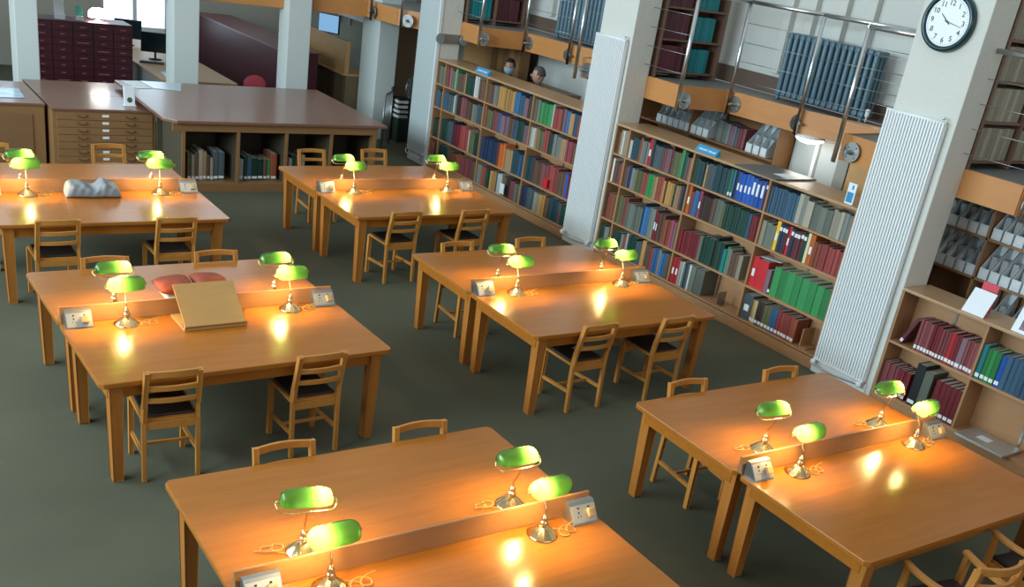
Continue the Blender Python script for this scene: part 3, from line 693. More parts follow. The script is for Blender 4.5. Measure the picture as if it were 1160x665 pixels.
t = thing('flat_radiator', 'plain tall flat radiator panel on the pillar left of the farthest bookcase', 'radiator', (XF-.02, 13.7, 0))
obj('panel', B(-.03, .02, -.29, .30, .16, 3.6, bev=.006), plain('panel_greyblue', (.50, .56, .55), .45), t)
obj('side_trim', B(-.035, .02, -.335, -.30, .0, 3.6, bev=.004), WHITE, t)
bm = bmesh.new(); tube(bm, smooth_path([(-.03, .27, .22), (-.06, .26, .12), (-.06, 0, .09), (-.06, -.22, .10), (-.03, -.25, .2)], 5), .010, 8); obj('pipe', bm, STEEL, t)
obj('skirting_block', B(0.0, .02, -.3, .3, 0, .15, bev=.003), WHITE, t)
t = thing('pillar_bracket', 'grey clamp with two round ends on the pillar left of the farthest bookcase', 'bracket', (6.39, 13.36, 2.05))
obj('band', B(-.18, .18, -.02, .018, -.07, .07, bev=.004), STEEL_D, t)
for x in (-.22, .21):
    bm = bmesh.new(); lathe(bm, [(.075, -.012), (.075, .012)], 24, M=Matrix.Translation((x, -.045, 0)) @ Matrix.Rotation(PI/2, 4, 'X') @ Matrix.Rotation(0, 4, 'Z')); obj('end_plate', bm, plain('plate_blue_grey', (.30, .37, .38), .4, .5), t)

def iron_radiator(x, y0, y1, z0, z1, n, label):
    t = thing('cast_iron_radiator', label, 'radiator', (x, (y0+y1)/2, z0), 0, 'blue cast iron radiators on the balcony')
    p = (y1-y0)/n; H = z1-z0; first = None
    for k in range(n):
        y = (y1-y0)/2-p*(k+.5)
        if first is None:
            bm = bmesh.new()
            for xx in (-.07, 0, .07):
                pts = [(xx, 0, .07), (xx, 0, .13), (xx, 0, H-.07), (xx, 0, H-.03)]
                tube(bm, pts, [p*.30, p*.37, p*.37, p*.30], 10)
            box(bm, -.10, .10, -p*.42, p*.42, H-.075, H, bev=p*.3); box(bm, -.10, .10, -p*.42, p*.42, .05, .12, bev=p*.25)
            first = obj('section', bm, BLUEI, t, (0, y, 0)); 
        else:
            o = bpy.data.objects.new('section', first.data); C.objects.link(o); o.parent = t; o.location = (0, y, 0)
    for y in (-(y1-y0)/2+p*.5, (y1-y0)/2-p*.5):
        bm = bmesh.new(); lathe(bm, [(.03, 0), (.022, .06)], 10); obj('foot', bm, BLUEI, t, (-.06, y, 0))
    bm = bmesh.new(); lathe(bm, [(.012, 0), (.012, .05), (.026, .06), (.026, .13), (.02, .14)], 12); obj('valve', bm, WHITE, t, (-.08, -(y1-y0)/2-.04, .02))
iron_radiator(7.78, 6.42, 7.78, 2.32, 3.10, 15, 'large blue cast iron radiator behind the centre balcony railing')
iron_radiator(7.78, 11.3, 12.42, 2.32, 3.10, 12, 'blue cast iron radiator on the balcony above the farthest bookcase')

# ------------------------------------------------------------------ balcony shelving with bound volumes
W_UP = wood('upper_unit_wood', (.19, .105, .07), .5, (10, 1.2, 10), .12)
def upper_unit(label, y, x0, x1, shelves, cols, grp, mat=W_UP, mid=None):
    o = Vector(((x0+x1)/2, y, 2.32)); t = thing('balcony_shelving', label, 'shelving', o)
    y1 = y+.32
    obj('back_board', B(x0, x1, y1-.015, y1, 2.32, 4.0), mat, t, -o)
    for x in [x0, x1-.03] + ([mid] if mid else []): obj('side_panel', B(x, x+.03, y, y1-.015, 2.32, 4.0, bev=.002), mat, t, -o)
    for z in shelves: obj('shelf', B(x0+.03, x1-.03, y+.01, y1-.02, z-.025, z, bev=.002), mat, t, -o)
    for ci, (xa, xb, cols_) in enumerate(cols):
        for zi, z in enumerate(shelves):
            c, h, w, frac = cols_[zi % len(cols_)]
            n = int((xb-xa-.03)*frac/w)
            for k in range(n):
                hh = h*random.uniform(.985, 1.)
                bm = book_bm(w*.97, hh, .23)
                ob = obj('bound_volume', bm, [cmat(c), PAGES, LABEL], None, (xa+.012+w*k, y+.03, z+.001), (0, 0, PI/2))
                tag(ob, 'tall %s bound volume, %s from left%s, shelf %s, %s' % (c, ORD[k], (' in right half' if ci else ' in left half') if cols[0][2][0][0] == cols[1][2][0][0] else '', ['at the foot', 'next up', 'third up', 'fourth up'][zi], grp), 'book', c+' bound volumes, '+grp)
upper_unit('balcony shelving of maroon and teal volumes beside the pillar of the centre radiator', 8.86, 6.66, 7.74, [2.40, 2.79, 3.17],
           [(6.70, 7.17, [('maroon', .31, .058, 1)]), (7.21, 7.70, [('teal', .29, .05, .85)])], 'centre balcony', mid=7.17)
upper_unit('balcony shelving of teal and maroon volumes above the farthest bookcase', 13.34, 6.62, 7.74, [2.40, 2.79, 3.17],
           [(6.66, 7.15, [('teal', .33, .06, .95)]), (7.19, 7.70, [('maroon', .33, .06, .95)])], 'far balcony', mid=7.15)
upper_unit('balcony shelving of beige volumes right of the clock pillar', 4.36, 6.60, 8.0, [2.40, 2.76, 3.12, 3.48],
           [(6.64, 7.28, [('beige', .30, .065, 1)]), (7.34, 7.98, [('beige', .29, .065, 1)])], 'right balcony', mid=7.28)

# ------------------------------------------------------------------ clock
t = thing('wall_clock', 'round white-faced clock with dark green rim on the pillar, reading about ten seventeen', 'clock', (6.205, 4.735, 3.535))
t.rotation_euler = Matrix(((0, 0, -1), (-1, 0, 0), (0, 1, 0))).to_euler()
bm = bmesh.new(); lathe(bm, [(.205, .035), (.214, .055), (.232, .062), (.25, .05), (.255, .02), (.25, 0)][::-1], 64); obj('rim', bm, plain('clock_green', (.004, .035, .04), .25), t)
bm = bmesh.new(); lathe(bm, [(.206, .036), (.206, .040)], 64); obj('dial', bm, plain('clock_dial', (.80, .84, .84), .35), t)
tb = bmesh.new()
for k in range(60):
    a = k*PI/30; L = .016 if k % 5 == 0 else .009
    box(tb, -.0016, .0016, .196-L, .196, .0402, .0408, M=Matrix.Rotation(a, 4, 'Z'))
obj('minute_marks', tb, BLACK, t)
numbm = bmesh.new()
for h in range(1, 13):
    cu = bpy.data.curves.new('numeral', 'FONT'); cu.body = str(h); cu.size = .062; cu.align_x = 'CENTER'; cu.align_y = 'CENTER'; cu.extrude = .0004; cu.offset = .0008
    to = bpy.data.objects.new('numeral', cu); C.objects.link(to)
    bpy.context.view_layer.update()
    me = to.to_mesh(); a = PI/2-h*PI/6
    M = Matrix.Translation((.155*math.cos(a), .155*math.sin(a), .0408))
    tmp = bmesh.new(); tmp.from_mesh(me); merge(numbm, tmp, 0, M)
    to.to_mesh_clear(); bpy.data.objects.remove(to); bpy.data.curves.remove(cu)
obj('numerals', numbm, BLACK, t)
for nm, ang, L, w in (('hour_hand', 10.28*30, .095, .010), ('minute_hand', 17*6, .15, .007)):
    M = Matrix.Rotation(-rad(ang), 4, 'Z')
    bm = bmesh.new(); prism(bm, [(-w/2, -.03), (w/2, -.03), (w*.3, L), (-w*.3, L)], .043, .0445, M=M); obj(nm, bm, BLACK, t)
bm = bmesh.new(); lathe(bm, [(.009, .0408), (.009, .047)], 16); obj('centre_pin', bm, BLACK, t)

# ------------------------------------------------------------------ reading tables
TL, TD, GAP, IA, IB = 2.082, 1.045, .024, .12, .088
def make_table():
    t = thing('reading_table', '', 'table')
    bm = bmesh.new(); c = .028; x, y = TL/2, TD/2
    prism(bm, [(-x+c, -y), (x-c, -y), (x, -y+c), (x, y-c), (x-c, y), (-x+c, y), (-x, y-c), (-x, -y+c)], .715, .75, bev=.006)
    obj('tabletop', bm, W_TABLE, t)
    bm = bmesh.new(); a = .075
    for s in (1, -1):
        box(bm, -x+a+.01, x-a-.01, s*(y-a+.0)-.012, s*(y-a)+.012, .615, .714, bev=.003)
        box(bm, s*(x-a)-.012, s*(x-a)+.012, -y+a, y-a, .615, .714, bev=.003)
    obj('apron', bm, W_TABLE, t)
    for sx in (1, -1):
        for sy in (1, -1):
            bm = bmesh.new(); beam(bm, (sx*(x-IA), sy*(y-IB), 0), (sx*(x-IA+.01), sy*(y-IB+.004), .714), .066, .066, w2=.088, h2=.088, bev=.004, up=Vector((0, 1, 0)))
            obj('leg', bm, W_LEG, t)
    return t
T0 = make_table(); T0_used = False
GR = [ # x0, yback, yaw, place words
 (-.924, 10.583, 0., 'back left'), (2.459, 10.523, rad(.44), 'back centre'), (-.882, 7.272, rad(1.13), 'middle left'),
 (2.485, 7.217, 0., 'centre'), (-.834, 3.899, rad(-.32), 'front left'), (2.468, 3.850, rad(-1.23), 'front right')]
def G(g, x, y):
    x0, yb, yw, _ = GR[g]; cx, cy = x0+TL/2, yb-TD
    return (cx+math.cos(yw)*(x-cx)-math.sin(yw)*(y-cy), cy+math.sin(yw)*(x-cx)+math.cos(yw)*(y-cy))
DIV = None
PROP = {0: 'with a grey cloth bag lying on it', 2: 'with a wooden book rest on it'}
for g, (x0, yb, yw, w) in enumerate(GR):
    for k in range(2):
        x, y = G(g, x0+TL/2, yb-TD/2 - k*(TD+GAP))
        half = ['far', 'near'][k]
        desc = {(0, 1): 'oak reading table carrying a grey cloth bag, near half of the back left pair', (2, 1): 'oak reading table carrying a sloped wooden book rest, near half of middle left pair',
                (2, 0): 'oak reading table carrying red cushions, far half of the middle left pair'}.get((g, k), 'large oak reading table, %s half of the %s pair of tables' % (half, w))
        if not T0_used: T0.location = (x, y, 0); T0.rotation_euler = (0, 0, yw); T0['label'] = desc; T0['group'] = 'oak reading tables'; T0_used = True
        else: copy_tree(T0, (x, y, 0), yw, desc, 'oak reading tables')
    # divider board along the joint
    x, y = G(g, x0+TL/2, yb-TD-GAP/2)
    bm = bmesh.new()
    sec = [(-.030, 0), (.014, 0), (.014, .115), (-.004, .115)]
    q = bmesh.new(); X = TL/2-.01
    a = [q.verts.new((-X, p[0], p[1])) for p in sec]; b = [q.verts.new((X, p[0], p[1])) for p in sec]
    q.faces.new(a); q.faces.new(b[::-1])
    for i in range(4): q.faces.new((a[i], b[i], b[(i+1) % 4], a[(i+1) % 4]))
    bmesh.ops.recalc_face_normals(q, faces=q.faces[:]); bmesh.ops.bevel(q, geom=q.edges[:], offset=.003, segments=2, affect='EDGES', profile=.6); merge(bm, q)
    o = obj('table_divider', bm, W_DIV, None, (x, y, .7505), (0, 0, yw)); tag(o, 'low wooden divider board along the middle of the %s pair of tables' % w, 'divider', 'low divider boards on the tables')

# ------------------------------------------------------------------ sockets
PLATE = plain('socket_plate', (.56, .55, .49), .3, .55)
def make_socket():
    t = thing('socket_box', '', 'power socket', group='sloping double socket boxes')
    bm = bmesh.new(); q = bmesh.new(); X = .088; sec = [(-.105, 0), (0, 0), (0, .105), (-.030, .105)]
    a = [q.verts.new((-X, p[0], p[1])) for p in sec]; b = [q.verts.new((X, p[0], p[1])) for p in sec]
    q.faces.new(a); q.faces.new(b[::-1])
    for i in range(4): q.faces.new((a[i], b[i], b[(i+1) % 4], a[(i+1) % 4]))
    bmesh.ops.recalc_face_normals(q, faces=q.faces[:]); merge(bm, q); obj('housing', bm, STEEL_D, t)
    ang = math.atan2(.105, .075)
    M = Matrix.Translation((0, -.105, 0)) @ Matrix.Rotation(ang, 4, 'X')
    # local: x across, y up the slope, z outward
    bm = bmesh.new(); box(bm, -.084, .084, .010, .110, .0, .005, M=M, bev=.0015); obj('face_plate', bm, PLATE, t)
    bm = bmesh.new()
    for xx in (-.036, .036):
        box(bm, xx-.004, xx+.004, .062, .074, .005, .006, M=M); box(bm, xx-.014, xx-.006, .044, .049, .005, .006, M=M); box(bm, xx+.006, xx+.014, .044, .049, .005, .006, M=M)
        box(bm, xx-.006, xx+.006, .088, .098, .005, .008, M=M)
    obj('socket_holes', bm, BLACK, t)
    bm = bmesh.new(); box(bm, .012, .060, .032, .084, .0065, .036, M=M, bev=.008); obj('plug', bm, plain('plug_cream', (.50, .33, .15), .4), t)
    return t
S0 = make_socket(); first = True
for g, (x0, yb, yw, w) in enumerate(GR):
    for side, xx in (('left', .115), ('right', TL-.115)):
        x, y = G(g, x0+xx, yb-TD-GAP/2-.033)
        lb = 'sloping steel socket box at the %s end of the divider on the %s tables' % (side, w)
        if first: S0.location = (x, y, .751); S0.rotation_euler = (0, 0, yw); S0['label'] = lb; first = False
        else: copy_tree(S0, (x, y, .751), yw, lb, 'sloping double socket boxes')

# ------------------------------------------------------------------ banker lamps
def make_lamp():
    t = thing('desk_lamp', '', 'lamp', group='lit green banker lamps')
    bm = bmesh.new()
    lathe(bm, [(.084, 0), (.086, .006), (.078, .012), (.074, .016), (.060, .030), (.040, .046), (.024, .056), (.016, .060)], 48, flute=(12, .010, .05, .035)); obj('base', bm, BRASS, t)
    bm = bmesh.new(); lathe(bm, [(.016, .060), (.024, .070), (.026, .078), (.018, .090), (.012, .096), (.018, .102), (.018, .110), (.010, .118), (.007, .130)], 24); obj('baluster', bm, BRASS, t)
    bm = bmesh.new(); tube(bm, smooth_path([(0, 0, .125), (0, .004, .16), (.004, .030, .20), (.004, .046, .235), (.002, .048, .262)], 6), .0055, 8); obj('arm', bm, BRASS, t)
    # yoke
    bm = bmesh.new()
    tube(bm, smooth_path([(-.143, 0, .298), (-.147, .016, .288), (-.128, .044, .268), (-.08, .050, .262), (0, .050, .262), (.08, .050, .262), (.128, .044, .268), (.147, .016, .288), (.143, 0, .298)], 5), .004, 8)
    for s in (-1, 1): sphere(bm, (s*.140, 0, .298), .009, sub=1)
    obj('yoke', bm, BRASS, t)
    # shade: arched glass shell
    t2 = bmesh.new(); N, A = 22, 18; L = .264; rows = []
    for shell in (0, 1):
        grid = []
        for i in range(N+1):
            u = -1+2*i/N; s = max(0, 1-abs(u)**5)**.42*.92+.08; s = max(s, .12)
            off = shell*.004
            ring = []
            for k in range(A+1):
                a = rad(-8)+(PI+rad(16))*k/A
                y = (.060*s-off)*math.cos(a); z = (.072*s-off)*math.sin(a)
                ring.append(t2.verts.new((u*(L/2-off), y, z)))
            grid.append(ring)
        rows.append(grid)
    for sh, grid in enumerate(rows):
        for i in range(N):
            for k in range(A):
                vs = (grid[i][k], grid[i+1][k], grid[i+1][k+1], grid[i][k+1])
                f = t2.faces.new(vs if sh else vs[::-1]); f.smooth = True
    for i in range(N):
        for k in (0, A):
            t2.faces.new((rows[0][i][k], rows[0][i+1][k], rows[1][i+1][k], rows[1][i][k]))
    # single skin is enough for light to pass once: keep outer skin and rim only
    bmesh.ops.delete(t2, geom=[v for ring in rows[1] for v in ring], context='VERTS')
    for v in t2.verts:
        y, z = v.co.y, v.co.z; an = rad(12)
        v.co.y = y*math.cos(an)-z*math.sin(an); v.co.z = .290+y*math.sin(an)+z*math.cos(an)
    bmesh.ops.recalc_face_normals(t2, faces=t2.faces[:])
    sd = obj('lamp_shade', t2, SHADE, t)
    bm = bmesh.new(); tube(bm, [(-.098, 0, .320), (-.050, 0, .320)], .016, 10); bb = obj('bulb', bm, BULB, t)
    bm = bmesh.new(); tube(bm, [(-.050, 0, .320), (-.01, 0, .318)], .013, 10); tube(bm, [(-.012, 0, .316), (.140, 0, .298)], .004, 6); obj('bulb_holder', bm, BRASS, t)
    # cord, looping on the table towards -x
    pts = [(-.07, .02, .008), (-.11, .0, .006), (-.15, -.035, .005), (-.13, -.075, .005), (-.09, -.06, .007), (-.10, -.02, .014), (-.15, .0, .018), (-.20, -.02, .01), (-.19, -.06, .006), (-.14, -.05, .012), (-.17, -.01, .02), (-.24, .0, .03)]
    bm = bmesh.new(); tube(bm, smooth_path(pts, 6), .0036, 6); obj('power_cord', bm, CORD, t)
    return t
def mirror_cord(t):
    for ch in kids(t):
        if ch.name.startswith('power_cord'): ch.scale = (-1, 1, 1)
L0 = make_lamp(); first = True
YAWF = {(0, 0): 3, (0, 1): -6, (1, 0): 2, (1, 1): 0, (2, 0): 3, (2, 1): 4, (3, 0): 0, (3, 1): 0, (4, 0): 2, (4, 1): 4, (5, 0): 2, (5, 1): 5}
YAWR = {(0, 0): 0, (0, 1): 0, (1, 0): 0, (1, 1): 0, (2, 0): 2, (2, 1): 4, (3, 0): -4, (3, 1): -4, (4, 0): -12, (4, 1): 0, (5, 0): -4, (5, 1): -6}
for g, (x0, yb, yw, w) in enumerate(GR):
    for si, side in enumerate(('left', 'right')):
        for k, half in enumerate(('far', 'near')):
            x, y = G(g, x0+(.425 if si == 0 else 1.665), yb-TD-GAP/2+(.185 if k == 0 else -.135))
            rz = yw+(PI+rad(YAWR[(g, si)]) if k == 0 else rad(YAWF[(g, si)]))
            lb = 'lit green-shaded brass lamp, %s end of the %s table in the %s pair' % (side, half, w)
            if first: L0.location = (x, y, .7505); L0.rotation_euler = (0, 0, rz); L0['label'] = lb; first = False; lamp = L0
            else: lamp = copy_tree(L0, (x, y, .7505), rz, lb, 'lit green banker lamps')
            if (si == 1) == (k == 1): mirror_cord(lamp)

# ------------------------------------------------------------------ chairs
def make_chair():
    t = thing('reading_chair', '', 'chair', group='slatted wooden reading chairs')
    w = .175
    bm = B(-.185, .185, -.185, .20, .425, .447, bev=.006); obj('seat_frame', bm, W_CHAIR, t)
    bm = bmesh.new(); box(bm, -.165, .165, -.16, .185, .445, .468, bev=.012); obj('seat_pad', bm, SEAT, t)
    for s in (-1, 1):
        bm = bmesh.new(); beam(bm, (s*(w+.0), .19, 0), (s*w, .185, .43), .032, .032, bev=.003, w2=.036, h2=.036); obj('leg', bm, W_CHAIR, t)
        bm = bmesh.new()
        pts = [(s*w, -.215, 0), (s*w, -.195, .44), (s*(w-.003), -.205, .55), (s*(w-.006), -.262, .815)]
        for a, b in zip(pts[:-1], pts[1:]):
            a = Vector(a); b = Vector(b); beam(bm, a, b+(b-a).normalized()*.006, .030, .034, bev=.003)
        obj('leg', bm, W_CHAIR, t)
        bm = bmesh.new(); beam(bm, (s*w, .185, .17), (s*w, -.205, .19), .018, .024, bev=.002); obj('stretcher', bm, W_CHAIR, t)
    bm = bmesh.new(); beam(bm, (-w, -.02, .18), (w, -.02, .18), .018, .022, bev=.002); obj('stretcher', bm, W_CHAIR, t)
    for s, yy in ((1, .185), (-1, -.197)):
        bm = bmesh.new(); beam(bm, (-w, yy, .405), (w, yy, .405), .02, .055, bev=.002); obj('seat_rail', bm, W_CHAIR, t)
    for nm, z, y, h in (('top_rail', .800, -.258, .046), ('back_slat', .695, -.236, .036), ('back_slat', .60, -.216, .034)):
        bm = bmesh.new(); ww = w-.004
        curved_rail(bm, [(-ww+2*ww*i/10, y-.022*math.sin(PI*i/10), z+(.006*math.sin(PI*i/10) if nm == 'top_rail' else 0)) for i in range(11)], .020, h); obj(nm, bm, W_CHAIR, t)
    return t
CH0 = make_chair(); first = True
CH = []   # x, y, rz, label
def chair(x, y, rz, lb):
    global first
    if first: CH0.location = (x, y, 0); CH0.rotation_euler = (0, 0, rz); CH0['label'] = lb; first = False
    else: copy_tree(CH0, (x, y, 0), rz, lb, 'slatted wooden reading chairs')
wl = {0: 'back left', 1: 'back centre', 2: 'middle left', 3: 'centre', 4: 'front left', 5: 'front right'}
near = [(0, -.44, 8.60, 0), (0, .59, 8.585, 0), (1, 3.02, 8.58, rad(2)), (1, 3.90, 8.58, rad(2)), (2, -.405, 5.345, rad(-3)), (2, .605, 5.34, rad(1)), (3, 3.11, 5.31, rad(1)), (3, 3.99, 5.28, 0)]
cnt = {}
for g, x, y, rz in near:
    side = 'left' if cnt.get(g, 0) == 0 else 'right'; cnt[g] = 1
    chair(x, y, rz, 'slatted wooden chair, %s of two on the near side of the %s tables' % (side, wl[g]))
far = [(0, -.55, 10.90, 0), (0, .67, 10.91, 0), (1, 3.12, 10.80, 0), (1, 4.03, 10.85, 0), (2, -.30, 7.05, 0), (2, .62, 7.078, 0), (3, 3.03, 7.01, rad(0)), (3, 3.95, 7.04, 0), (4, -.135, 3.70, rad(-1)), (4, .75, 3.678, rad(-1)), (5, 3.05, 3.665, rad(-3)), (5, 4.05, 3.625, rad(-3))]
cnt = {}
for g, x, y, rz in far:
    side = 'left' if cnt.get(g, 0) == 0 else 'right'; cnt[g] = 1
    chair(x, y, PI+rz, 'wooden chair, %s of two on the far side of the %s tables' % (side, wl[g]))

def make_armchair(x, y, rz, lb):
    t = thing('wooden_armchair', lb, 'chair', (x, y, 0), rz, 'wooden armchairs')
    w = .25
    obj('seat_frame', B(-.205, .205, -.15, .21, .42, .445, bev=.006), W_CHAIR, t)
    bm = bmesh.new(); box(bm, -.20, .20, -.13, .2, .444, .475, bev=.014); obj('seat_pad', bm, SEAT, t)
    for s in (-1, 1):
        bm = bmesh.new(); beam(bm, (s*w, .20, 0), (s*(w-.002), .19, .64), .036, .036, bev=.003, w2=.03, h2=.034); obj('leg', bm, W_CHAIR, t)
        bm = bmesh.new(); pts = [(s*.19, -.20, 0), (s*.19, -.15, .45), (s*.185, -.185, .86)]
        for a, b in zip(pts[:-1], pts[1:]): beam(bm, a, b, .034, .036, bev=.003)
        obj('leg', bm, W_CHAIR, t)
        bm = bmesh.new(); curved_rail(bm, [(s*(w-.05*(k/10)**2), .225-.40*k/10, .650-.020*math.sin(PI*k/10)) for k in range(11)], .046, .026); obj('armrest', bm, W_CHAIR, t)
        bm = bmesh.new(); beam(bm, (s*w, .19, .18), (s*.19, -.18, .2), .02, .026, bev=.002); obj('stretcher', bm, W_CHAIR, t)
        bm = bmesh.new(); beam(bm, (s*(w-.012), .19, .41), (s*.19, -.15, .41), .02, .05, bev=.002); obj('seat_rail', bm, W_CHAIR, t)
    bm = bmesh.new(); beam(bm, (-.22, .0, .19), (.22, .0, .19), .02, .024, bev=.002); obj('stretcher', bm, W_CHAIR, t)
    for nm, z, yy, h in (('top_rail', .855, -.183, .05), ('back_slat', .745, -.176, .036), ('back_slat', .63, -.166, .034)):
        bm = bmesh.new(); curved_rail(bm, [(-.185+.37*i/12, yy-.05*math.sin(PI*i/12), z) for i in range(13)], .022, h); obj(nm, bm, W_CHAIR, t)
make_armchair(3.07, 1.505, rad(-10), 'wooden armchair with curved back rail, left one at the front right table corner')
make_armchair(4.0, 1.49, rad(-9), 'wooden armchair at the right edge, right one at the front right table')

# ------------------------------------------------------------------ things on tables
gx, gy = .115, 6.03
t = thing('book_rest', 'sloped wooden book rest on the middle left tables in front of the divider', 'book rest', (.12, 5.85, .751), rad(1.5))
obj('base_frame', B(-.235, .235, 0, .305, 0, .016, bev=.003), W_REST, t)
an = rad(38)
M = Matrix.Translation((0, .02, .018)) @ Matrix.Rotation(an, 4, 'X')
bm = bmesh.new(); box(bm, -.225, .225, 0, .36, 0, .018, M=M, bev=.003); obj('sloping_board', bm, W_REST, t)
bm = bmesh.new(); box(bm, -.232, .232, -.012, .006, 0, .032, M=M, bev=.003); obj('ledge', bm, W_REST, t)
for s in (-1, 1):
    bm = bmesh.new(); beam(bm, (s*.15, .285, .014), (s*.15, .24, .195), .02, .02, bev=.002); obj('prop_strut', bm, W_REST, t)
# cushions
def cushion_bm(w, d, h, seed=1, n=14):
    bm = bmesh.new(); random.seed(seed); g = {}
    for sgn in (1, -1):
        for i in range(n+1):
            for j in range(n+1):
                u, v = -1+2*i/n, -1+2*j/n
                if sgn == -1 and (i in (0, n) or j in (0, n)): g[(-1, i, j)] = g[(1, i, j)]; continue
                e = (max(0, 1-abs(u)**2.6)*max(0, 1-abs(v)**2.6))**.45
                pinch = 1-.10*(abs(u*v))
                z = sgn*h/2*e*(1+.05*math.sin(u*6+seed)*math.cos(v*5))
                g[(sgn, i, j)] = bm.verts.new((u*w/2*(1-.06*abs(v)**2*1)*pinch**-.3, v*d/2*(1-.06*abs(u)**2), z+h/2))
    for sgn in (1, -1):
        for i in range(n):
            for j in range(n):
                q = [g[(sgn, i, j)], g[(sgn, i+1, j)], g[(sgn, i+1, j+1)], g[(sgn, i, j+1)]]
                f = bm.faces.new(q if sgn > 0 else q[::-1]); f.smooth = True
    return bm
RED = plain('cushion_red', (.27, .05, .018), .75, bump=.2, nscale=60)
o = obj('foam_block', B(-.06, .36, 6.40, 6.66, .751, .795, bev=.01), plain('foam_white', (.62, .58, .50), .8)); tag(o, 'pale box under the red cushions on the middle left tables', 'box')
for k, (x, yy) in enumerate(((.015, 6.52), (.292, 6.54))):
    o = obj('cushion', cushion_bm(.27, .27, .10, k+2), RED, None, (x, yy, .808), (0, rad(-5 if k == 0 else 5), 0))
    tag(o, '%s red cushion behind the wooden book rest' % ['left', 'right'][k], 'cushion', 'red cushions on the middle left tables')
# grey bag
def bag_bm():
    bm = bmesh.new(); NU, NV = 40, 28; W, D, H = .50, .25, .15
    g = {}
    for i in range(NU+1):
        for k in range(NV):
            u = -1+2*i/NU; a = 2*PI*k/NV
            s = max(1-abs(u)**9, 0)**.5; s = max(s, .25)
            ca, sa = math.cos(a), math.sin(a)
            yy = math.copysign(abs(ca)**.38, ca)*D/2*(.82+.18*s)
            zz = math.copysign(abs(sa)**.42, sa)
            top = H*(.82+.22*math.exp(-((u-.42)/.16)**2)+.10*math.exp(-((u+.85)/.2)**2)-.22*math.exp(-((u+.02)/.22)**2))
            t = zz*.5+.5
            z = t*top
            up = max(0, zz)
            z += up*(.005*math.sin(u*11+ca*4)+.003*math.sin(u*19-ca*7)+.003*math.sin(ca*9+u*5)) - up*.02*(ca < 0)*abs(ca)
            yy += .006*math.sin(u*21+a*3)*t
            g[i, k] = bm.verts.new((u*W/2*(1-.05*t), yy, max(z*(.45+.55*s), 0)))
    for i in range(NU):
        for k in range(NV):
            f = bm.faces.new((g[i, k], g[i+1, k], g[i+1, (k+1) % NV], g[i, (k+1) % NV])); f.smooth = True
    bm.faces.new([g[0, k] for k in range(NV)]); bm.faces.new([g[NU, k] for k in range(NV)][::-1])
    bmesh.ops.recalc_face_normals(bm, faces=bm.faces[:])
    return bm
tag(obj('loose_paper', B(-.07, .07, -.05, .05, 0, .003), PAPER, None, (3.20, 5.36, .4695), (0, 0, .5)), 'white paper lying on the left chair seat at the centre tables', 'paper')
t = obj('cloth_bag', bag_bm(), plain('bag_grey', (.24, .265, .28), .7, bump=.5, nscale=9), None, (.08, 9.36, .752), (0, 0, rad(-3))); tag(t, 'crumpled grey cloth bag lying on the back left tables against the divider', 'bag')

# ------------------------------------------------------------------ big map table and plan chests
o = Vector((3.15, 13.3, 0)); t = thing('map_table', 'huge brown topped island table with open book cubbies at the back of the room', 'table', o)
bm = bmesh.new(); prism(bm, [(1.70, 11.97), (4.68, 12.0), (4.74, 14.6), (1.60, 14.6), (1.56, 12.15)], .905, .945, bev=.006); obj('tabletop', bm, W_MAP, t, -o)
bm = bmesh.new(); box(bm, 1.66, 4.55, 12.03, 12.06, .80, .904, bev=.003); box(bm, 1.66, 4.55, 12.03, 12.06, 0, .12, bev=.003); obj('front_rail', bm, W_CHEST, t, -o)
obj('back_panel', B(1.72, 4.55, 12.9, 12.93, .12, .90), plain('cubby_shade', (.07, .055, .03), .7), t, -o)  # shade inside the cubbies painted into the back panel and divider colour
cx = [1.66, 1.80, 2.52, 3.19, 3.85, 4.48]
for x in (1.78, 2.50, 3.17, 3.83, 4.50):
    obj('divider', B(x+.01, x+.03, 12.06, 12.9, .12, .90), MATS['cubby_shade'], t, -o)
    obj('stile', B(x, x+.045, 12.035, 12.058, .12, .80, bev=.003), W_CHEST, t, -o)
obj('shelf', B(1.8, 4.5, 12.06, 12.9, .10, .125), W_CHEST, t, -o)
for x, y in ((4.52, 12.1), (4.55, 14.4), (1.86, 14.4)): obj('leg', B(x-.04, x+.04, y-.04, y+.04, 0, .905, bev=.004), W_CHEST, t, -o)
random.seed(11)
def vols(x, n, cols, zb=.125, label=''):
    for k in range(n):
        c, tt, h = cols[k % len(cols)]
        ob = obj('large_volume', book_bm(tt*.96, h, .30, 'low'), [cmat(c), PAGES, LABEL], None, (x, 12.16+random.uniform(0, .03), zb+.002), (0, 0, PI/2))
        tag(ob, 'large %s volume, %s from left in the %s cubby of the map table' % (c, ORD[k], label), 'book', 'large volumes in the map table cubbies')
        x += tt
    return x
vols(1.90, 9, [('olive', .05, .36), ('beige', .045, .34), ('brown', .05, .36), ('beige', .06, .40), ('tan', .05, .38), ('brown', .045, .33), ('beige', .04, .3), ('slate', .07, .38), ('slate', .09, .37)], label='leftmost')
vols(2.56, 9, [('pale grey', .05, .30), ('pale grey', .045, .28), ('dark green', .05, .32), ('steel blue', .06, .33), ('dark green', .09, .30), ('dark green', .08, .28), ('brown', .05, .28), ('leaf green', .05, .28), ('rust', .09, .36)], label='second')
vols(3.24, 6, [('brick red', .05, .33), ('pale grey', .05, .30), ('dark green', .05, .34), ('slate', .05, .33), ('grey', .05, .32), ('beige', .05, .34)], label='third')

